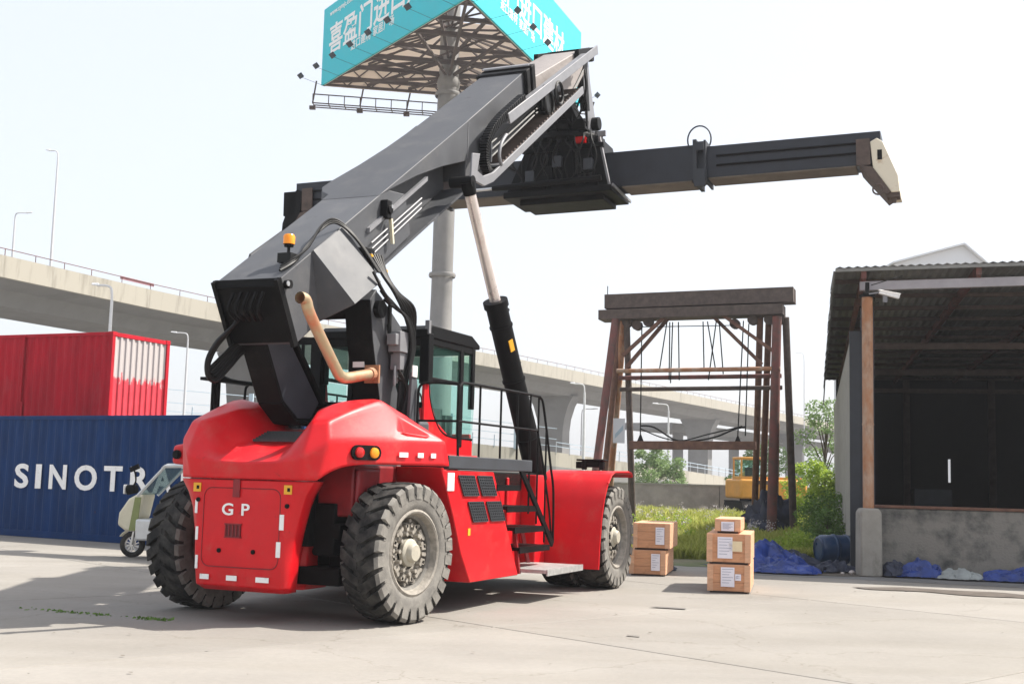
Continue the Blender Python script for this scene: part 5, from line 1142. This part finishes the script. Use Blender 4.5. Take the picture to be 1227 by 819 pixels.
# ------------------------------------------------------------------ crates
def crate(label, loc, rz_, W, D, H, group=None, papers=()):
    t = thing('wooden_crate', label, 'crate', loc, rz_, group)
    MB().box((.02, .02, .04), (W-.02, D-.02, H-.015)).build('crate_core', M['crate'], t, bevel=.004)
    n = max(3, int(D/.11)); 
    for k in range(n):
        y = .0+k*(D/n); 
        MB().box((W-.018, y+.006, .03), (W+.002, y+D/n-.006, H-.01)).build('plank', M['crate_slat'], t)
    nt_ = n
    for k in range(nt_):
        y = k*(D/nt_); MB().box((.0, y+.006, H-.014), (W, y+D/nt_-.006, H)).build('plank', M['crate_slat'], t)
    for k in range(3):
        z0_, z1_ = .03+k*(H-.04)/3, .03+(k+1)*(H-.04)/3; MB().box((.0, -.002, z0_+.003), (W, .018, z1_-.003)).build('plank', M['crate'], t)
    for x in (0, W-.09): MB().box((x, -.02, .03), (x+.09, -.003, H-.004)).build('batten', M['crate_slat'], t)
    MB().box((0, -.02, H-.05), (W, -.003, H-.003)).box((0, -.02, .03), (W, -.003, .07)).build('batten', M['crate_slat'], t) if False else None
    for y_ in (.03, D-.11): MB().box((.04, y_, 0), (W-.04, y_+.08, .035)).build('skid', M['rust_dark'], t)
    for x0, x1, z0_, z1_, m_, rot in papers:
        MB().box((x0, -.026, z0_), (x1, -.0215, z1_)).build('paper_label', M[m_], t)
        if m_ == 'paper':
            mb = MB()
            for k in range(6):
                zz = z1_-.03-k*(z1_-z0_-.05)/6; mb.box((x0+.02, -.0275, zz-.004), (x1-.02-.03*(k % 3), -.0262, zz+.004))
            mb.build('printed_lines', M['print'], t)
    return t
cr_rz = R(-13)
crate('bottom plywood crate of the stack of three, two papers on its front', (3.16, 19.40, 0), cr_rz, .66, 1.75, .44, None, ((.21, .42, .10, .40, 'paper', 0), (.43, .52, .20, .30, 'paper', 0)))
crate('middle plywood crate of the stack of three with a yellow paper', (3.15, 19.42, .445), cr_rz, .68, 1.80, .47, None, ((.17, .40, .09, .42, 'paper', 0), (.34, .55, .20, .36, 'paper_y', 0)))
crate('small flat plywood crate on top of the stack of three', (3.29, 19.50, .92), cr_rz, .40, 1.55, .22, None, ((.10, .30, .035, .18, 'paper', 0),))
crate('lower crate of the stack of two behind the front wheel', (2.24, 22.5, 0), R(-13), .66, 1.5, .46, None, ((.40, .56, .10, .40, 'paper', 0),))
crate('upper crate of the stack of two behind the front wheel', (2.30, 22.54, .465), R(-13), .68, 1.5, .48, None, ((.42, .58, .10, .41, 'paper', 0),))
lump('black_bag', (2.35, 24.4, 0), (.3, .25, .22), M['darktar'], 'small black plastic bag on the ground behind the two crates', 'bag', .4, 8)
lump('dark_cloth', (2.95, 24.0, 0), (.35, .2, .12), M['darktar'], 'dark cloth heap on the ground between the crate stacks', 'cloth', .5, 9)
lump('black_can', (2.55, 27.0, 0), (.16, .16, .35), M['dark'], 'black can standing behind the stack of two crates', 'can', .1, 9)

# ------------------------------------------------------------------ tarpaulins
def tarp(label, c, sx, sy, h, m, seedv, rz_=0, cat='tarpaulin', name='tarpaulin'):
    n = 44; vs = []; fs = []
    for i in range(n+1):
        for j in range(n+1):
            u, v = i/n*2-1, j/n*2-1; e = noise.noise(Vector((u*1.6, v*1.6, seedv)))*.35; r_ = math.sqrt(u*u+v*v)
            ed = max(0, 1-(abs(u)**3+abs(v)**3)**(1/3))
            z = h*ed**.5*(.55+.9*abs(noise.noise(Vector((u*1.7+seedv, v*1.9, 2.1)))))+.14*h*abs(noise.noise(Vector((u*5, v*5, seedv*2))))+.26*h*(1-abs(noise.noise(Vector((u*2.8+2*v, v*3.2, seedv*3))))*2.4)*min(1, ed*5)*.5+.05*h*(1-abs(noise.noise(Vector((u*9-4*v, v*8, seedv*5))))*3)*min(1, ed*5)
            x = u*sx*(1+e)+.1*noise.noise(Vector((u*4, v*4, seedv+5))); y = v*sy*(1+noise.noise(Vector((u*1.8, v*1.8, seedv+9)))*.4)
            vs.append((x, y, max(.006, z+.012)))
    for i in range(n):
        for j in range(n): a_ = i*(n+1)+j; fs.append((a_, a_+1, a_+n+2, a_+n+1))
    o = MB().add(vs, fs).build(name, m, smooth=True, recalc=False, angle=25); o.location = c; o.rotation_euler = (0, 0, rz_); return tag(o, label, cat)
tarp('blue tarpaulin heaped over something right of the crate stack', (5.15, 24.8, .015), .85, .75, .52, M['navytar'], 1.3, .3)
tarp('blue tarpaulin spread flat beside the larger blue heap', (5.35, 23.9, .016), .62, .35, .22, M['navytar'], 4.1, -.2)
tarp('dark sheeting behind the blue tarpaulin', (5.9, 26.0, .016), .6, .6, .35, M['darktar'], 7.7, .5)
tarp('dark blue crumpled sheet in the litter between drum and pedestal', (6.55, 24.6, .018), .42, .3, .22, M['darktar'], 9.2, .4)
tarp('bunched blue tarpaulin at the foot of the shed wall by the column', (7.95, 23.62, .016), .40, .25, .32, M['navytar'], 2.2, -.2)
tarp('dark crumpled sheet lying against the pedestal', (7.45, 23.75, .018), .28, .25, .28, M['darktar'], 6.2, .1)
tarp('grey green sheet lying between the blue tarpaulins', (8.55, 23.3, .018), .4, .22, .20, M['greytar'], 5.2, -.2)
tarp('long blue tarpaulin at the foot of the shed wall, right edge', (9.65, 23.1, .016), .80, .30, .26, M['navytar'], 3.4, -.23)
rg = random.Random(11)
for k in range(26):
    x = 5.4+rg.random()*3.6; y = 24.1-(x-5.4)*.2+rg.random()*.55; s_ = .03+.05*rg.random()
    o = MB().sphere((0, 0, s_*.4), s_, 4, sq=(1, .8, .6)).build('stone', M['sand'] if k % 3 else M['wall_dark'], smooth=True); o.location = (x, y, .012); o.rotation_euler = (0, 0, rg.random()*3)
    tag(o, 'small loose stone in the litter along the shed wall', 'stone', 'loose stones by the shed')
# blue drum lying on its side
dr = thing('drum', 'dark blue plastic drum lying on its side left of the column', 'drum', (7.15, 26.6, .36), R(10))
MB().lathe([(0, -.45), (.26, -.45), (.30, -.40), (.30, -.15), (.32, -.13), (.32, -.09), (.30, -.07), (.30, .15), (.32, .17), (.30, .2), (.30, .40), (.26, .45), (0, .45)], 'x', (0, 0, 0), 28).build('drum_body', M['barrelblue'], dr, smooth=True)
MB().lathe([(.22, -.47), (.27, -.455), (.27, -.44)], 'x', (0, 0, 0), 28).cyl((-.47, .12, .1), (-.44, .12, .1), .03).build('drum_lid', M['barrelblue'], dr, smooth=True)

# ------------------------------------------------------------------ electric tricycle behind the left tyre
TC = thing('tricycle', 'cream three-wheeled cab tricycle with slanted windscreen, behind the left tyre', 'tricycle', (-7.18, 23.7, 0), R(-8))
WH = MB().lathe([(.15, -.035), (.20, -.05), (.245, -.03), (.245, .03), (.20, .05), (.15, .035)], 'y', (0, 0, .245), 28).build('front_wheel', M['rubber'], TC, smooth=True)
rm = MB().lathe([(.15, -.03), (.14, -.02), (.14, .02), (.15, .03)], 'y', (0, 0, .245), 24)
for k in range(10): a_ = 2*pi*k/10; rm.bar((.03*cos(a_), -.01, .245+.03*sin(a_)), (.145*cos(a_+.3), -.01, .245+.145*sin(a_+.3)), .02)
rm.cyl((0, -.05, .245), (0, .05, .245), .04); rm.build('rim', M['steel'], WH, smooth=True)
MB().bar((0, -.07, .245), (.10, -.07, .85), .035).bar((0, .07, .245), (.10, .07, .85), .035).build('fork', M['steel'], TC)
fn = MB(); pts = [( .29*cos(a_), .245+.29*sin(a_)) for a_ in [R(20+k*16) for k in range(9)]]; fn.prism(pts+[(x*.93, .245+(z-.245)*.93) for x, z in pts[::-1]], 'y', -.07, .07); fn.build('front_fender', M['creamp'], TC, smooth=True)
MB().prism([(-.22, .62), (-.20, .85), (-.02, 1.12), (.22, 1.25), (.30, 1.2), (.22, .8), (.10, .5), (-.05, .5)], 'y', -.26, .26).build('front_cowl', M['creamp'], TC, bevel=.05, seg=3)
MB().prism([(.03, .52), (.18, .52), (.24, 1.15), (.12, 1.15)], 'y', -.275, -.25).build('cowl_insert', M['olive'], TC)
HL = MB().cyl((-.16, 0, 1.28), (.02, 0, 1.30), .10, .08, n=16).build('headlight', M['dark'], TC, smooth=True); MB().box((-.20, -.13, 1.20), (-.17, .17, 1.38)).build('lens', M['white'], HL, bevel=.02)
MB().tube(spline([(-.02, -.1, 1.35), (.08, -.2, 1.45), (.12, -.32, 1.58), (.10, -.36, 1.68)], 5), .015, 6).bar((.04, -.38, 1.66), (.22, -.40, 1.74), .04, .09).build('mirror', M['dark'], TC)
MB().tube([(.25, -.45, 1.18), (.78, -.50, 1.74), (2.2, -.5, 1.78)], .03, 6).tube([(.25, .45, 1.18), (.78, .50, 1.74), (2.2, .5, 1.78)], .03, 6).build('canopy_frame', M['silver'], TC, smooth=True)
MB().hexa([(.72, -.55, 1.74), (2.3, -.55, 1.78), (2.3, .55, 1.78), (.72, .55, 1.74), (.82, -.5, 1.80), (2.25, -.5, 1.84), (2.25, .5, 1.84), (.82, .5, 1.80)]).build('roof', M['silver'], TC, bevel=.03)
MB().hexa([(.28, -.43, 1.2), (.285, -.43, 1.2), (.285, .43, 1.2), (.28, .43, 1.2), (.76, -.48, 1.72), (.765, -.48, 1.72), (.765, .48, 1.72), (.76, .48, 1.72)]).build('windscreen', M['screen'], TC)
MB().box((.25, -.5, .35), (2.3, .5, .75)).box((.9, -.42, .75), (1.4, .42, 1.1)).build('body', M['silver'], TC, bevel=.04)
for s in (-1, 1): MB().lathe([(.0, -.05), (.12, -.05), (.14, -.06), (.25, -.05), (.25, .05), (.0, .05)], 'y', (1.9, s*.5, .25), 24).build('rear_wheel', M['rubber'], TC, smooth=True)

# ------------------------------------------------------------------ vegetation
def foliage(clumps, n, size, rg, up=.3):
    vs = []; fs = []
    for i in range(n):
        c, rad = clumps[rg.randrange(len(clumps))]
        while True:
            p_ = Vector((rg.uniform(-1, 1), rg.uniform(-1, 1), rg.uniform(-1, 1)))
            if p_.length <= 1 and rg.random() < .25+p_.length*.75: break
        q = Vector((c[0]+p_.x*rad[0], c[1]+p_.y*rad[1], c[2]+p_.z*rad[2])); q.z = max(.05, q.z)
        d = Vector((rg.gauss(0, 1), rg.gauss(0, 1), rg.gauss(0, .6)-.2)).normalized(); w_ = d.cross(Vector((rg.gauss(0, 1), rg.gauss(0, 1), rg.gauss(0, 1)))).normalized(); s_ = size*rg.uniform(.6, 1.4)
        b_ = len(vs); vs += [tuple(q), tuple(q+d*s_*.5+w_*s_*.28), tuple(q+d*s_), tuple(q+d*s_*.5-w_*s_*.28)]; fs.append((b_, b_+1, b_+2, b_+3))
    return MB().add(vs, fs)
def tree(name, label, cat, loc, h, spread, n, size, m, seedv, low=.35, group=None, nclump=16):
    rg = random.Random(seedv); t = thing(name, label, cat, loc, 0, group); tr = MB()
    top = Vector((rg.uniform(-.2, .2)*spread, rg.uniform(-.2, .2)*spread, h*.9)); r0 = .035*h*.6
    tr.tube([(0, 0, 0), top*.35+Vector((.05*h*rg.uniform(-1, 1), 0, 0)), top*.7, top], [r0, r0*.75, r0*.45, r0*.12], 8)
    cl = []
    for k in range(nclump):
        f = low+(1-low)*((k+rg.random())/nclump); a_ = k*2.4+rg.random(); rr = spread*(.25+.55*sin(min(1, (f-low)/(1-low)+.18)*pi*.9))*rg.uniform(.6, 1.15)
        base = top*(f*.75); tip = Vector((cos(a_)*rr, sin(a_)*rr, h*f+.05*h))+Vector((0, 0, 0))
        tr.tube([base, base.lerp(tip, .5)+Vector((0, 0, .04*h)), tip], [r0*.35, r0*.2, r0*.07], 5)
        s_ = spread*rg.uniform(.22, .42); cl.append((tip, (s_, s_, s_*.75)))
    tr.build('trunk', M['bark'], t, smooth=True); foliage(cl, n, size, rg).build('crown', m, t, recalc=False)
    return t
tree('shrub', 'pale green bush behind the wall, left of the gantry leg', 'bush', (8.7, 74, 0), 3.6, 1.7, 5000, .16, M['leaf_p'], 5, .1)
tree('shrub', 'smaller pale bush beyond the wall, right of the first', 'bush', (10.0, 75, 0), 3.0, 1.2, 2500, .15, M['leaf_p'], 15, .1)
tree('willow_tree', 'pale feathery young tree between the gantry and the shed', 'tree', (14.4, 56, 0), 5.3, 1.4, 3200, .14, M['leaf_p'], 6, .25)
tree('shrub', 'bright green bush against the left wall of the shed', 'bush', (12.3, 47.5, 0), 1.9, 1.0, 3500, .11, M['leaf_y'], 7, .05)
tree('shrub', 'bright green bush between the excavator and the shed', 'bush', (13.1, 52.5, 0), 2.5, 1.4, 4500, .13, M['leaf_y'], 8, .05)
tree('shrub', 'dark green low bush by the dark post of the shed', 'bush', (8.2, 31.5, 0), 1.0, .6, 2500, .07, M['leaf_g'], 9, .05)
tree('shrub', 'low green weed clump behind the blue drum', 'bush', (9.1, 35.0, 0), 1.3, 1.2, 4500, .08, M['leaf_g'], 10, .02)
tree('shrub', 'hazy green bush far behind the excavator', 'bush', (17.6, 84, 0), 4.2, 2.4, 4500, .2, M['leaf_p'], 12, .05)
def blades(n, area, hmin, hmax, seedv, m, name, wob=1):
    rg = random.Random(seedv); vs = []; fs = []
    k = 0
    while k < n:
        x, y = area(rg)
        dens = noise.noise(Vector((x*.5, y*.5, seedv)))+.5*noise.noise(Vector((x*1.7, y*1.7, seedv)))
        if rg.random() > .42+1.25*dens: continue
        h_ = rg.uniform(hmin, hmax)*(1+.8*dens); a_ = rg.random()*2*pi; w_ = .010+.012*rg.random()+y*.0003; lx_, ly_ = rg.gauss(0, .35)*h_, rg.gauss(0, .35)*h_
        dx, dy = cos(a_)*w_, sin(a_)*w_; b_ = len(vs)
        vs += [(x-dx, y-dy, 0), (x+dx, y+dy, 0), (x+lx_*.4+dx*.7, y+ly_*.4+dy*.7, h_*.6), (x+lx_*.4-dx*.7, y+ly_*.4-dy*.7, h_*.6), (x+lx_, y+ly_, h_)]
        fs += [(b_, b_+1, b_+2, b_+3), (b_+3, b_+2, b_+4)]; k += 1
    return tag(MB().add(vs, fs).build(name, m, recalc=False), kind='stuff')
def ar1(rg):
    y = 27.6+(rg.random()**1.4)*37; xl = 2.2-.02*(y-26); xr = min(7.1+(y-26)*.25, 22)
    return rg.uniform(xl, xr), y
G1 = blades(62000, ar1, .10, .32, 2, M['grass'], 'grass'); tag(G1, 'tall yellow green weeds and grass growing before the boundary wall', 'grass')
def ar2(rg): y = 55+rg.random()*11; return rg.uniform(1, 11.2), y
G2 = blades(9000, ar2, .15, .42, 3, M['grass'], 'grass'); tag(G2, 'taller weeds along the foot of the boundary wall', 'grass')
rg = random.Random(41); wd_ = []
for k in range(60):
    y = 28+rg.random()**1.3*36; x = rg.uniform(2.2, 7+(y-26)*.2); q = rg.uniform(.12, .35)
    for j in range(3): wd_.append(((x+rg.uniform(-.2, .2), y, q*(.5+j*.5)), (q*.8, q*.8, q*.6)))
tag(foliage(wd_, 14000, .075, rg).build('weeds', M['leaf_y'], recalc=False), 'broad leaved weeds scattered through the grass', 'weeds', kind='stuff')
rg = random.Random(21); fl_ = []
for k in range(160): y = 28+rg.random()*34; x = rg.uniform(2.3, 6+(y-26)*.2); fl_.append(((x, y, .45+.25*rg.random()), (.12, .12, .08)))
tag(foliage(fl_, 2200, .05, rg).build('weed_flowers', M['flower'], recalc=False), 'pale flower heads scattered among the weeds', 'flowers', kind='stuff')
def ar3(rg): t = rg.random(); return -6.0+t*2.2+rg.gauss(0, .05), 14.9-t*.9+rg.gauss(0, .06)
tag(blades(110, ar3, .008, .03, 4, M['leaf_g'], 'grass'), 'dry weeds in a crack of the concrete at lower left', 'grass')

rg = random.Random(31); lt = MB()
for k in range(150):
    y = 6+rg.random()**.8*20; x = rg.uniform(-.42, .42)*y; s_ = rg.uniform(.006, .022); a_ = rg.random()*6
    lt.add([(x+s_*cos(a_+j*1.57)*(1+.5*(j % 2)), y+s_*sin(a_+j*1.57), .013+.006*rg.random()) for j in range(4)], [(0, 1, 2, 3)])
tag(lt.build('grit', M['bark'], recalc=False), 'small bits of grit and dead leaf on the concrete yard', 'grit', kind='stuff')
def stain(pts, seedv): patch('stain', pts, .0128, M['stain'], wob=.18, seedv=seedv, sub=8)
M['stain'] = mat('oil_stain', (.15, .138, .125), .7, var=.2, scale=3)
stain([(1.95, 16.7), (2.35, 16.62), (2.4, 16.75), (2.05, 16.82)], 3); stain([(1.35, 13.6), (1.5, 13.55), (1.52, 13.62), (1.38, 13.68)], 4)
# ------------------------------------------------------------------ haze
hz = MB().box((-220, -6, -1.2), (230, 450, 32)).build('haze', []); hz.data.materials.clear()
hm = bpy.data.materials.new('haze'); hm.use_nodes = True; n = hm.node_tree.nodes; n.remove(n['Principled BSDF'])
pv = n.new('ShaderNodeVolumePrincipled'); pv.inputs['Color'].default_value = (.93, .95, 1, 1); pv.inputs['Density'].default_value = .0006; pv.inputs['Anisotropy'].default_value = .3
hm.node_tree.links.new(pv.outputs[0], n['Material Output'].inputs['Volume']); hz.data.materials.append(hm); tag(hz, kind='stuff')
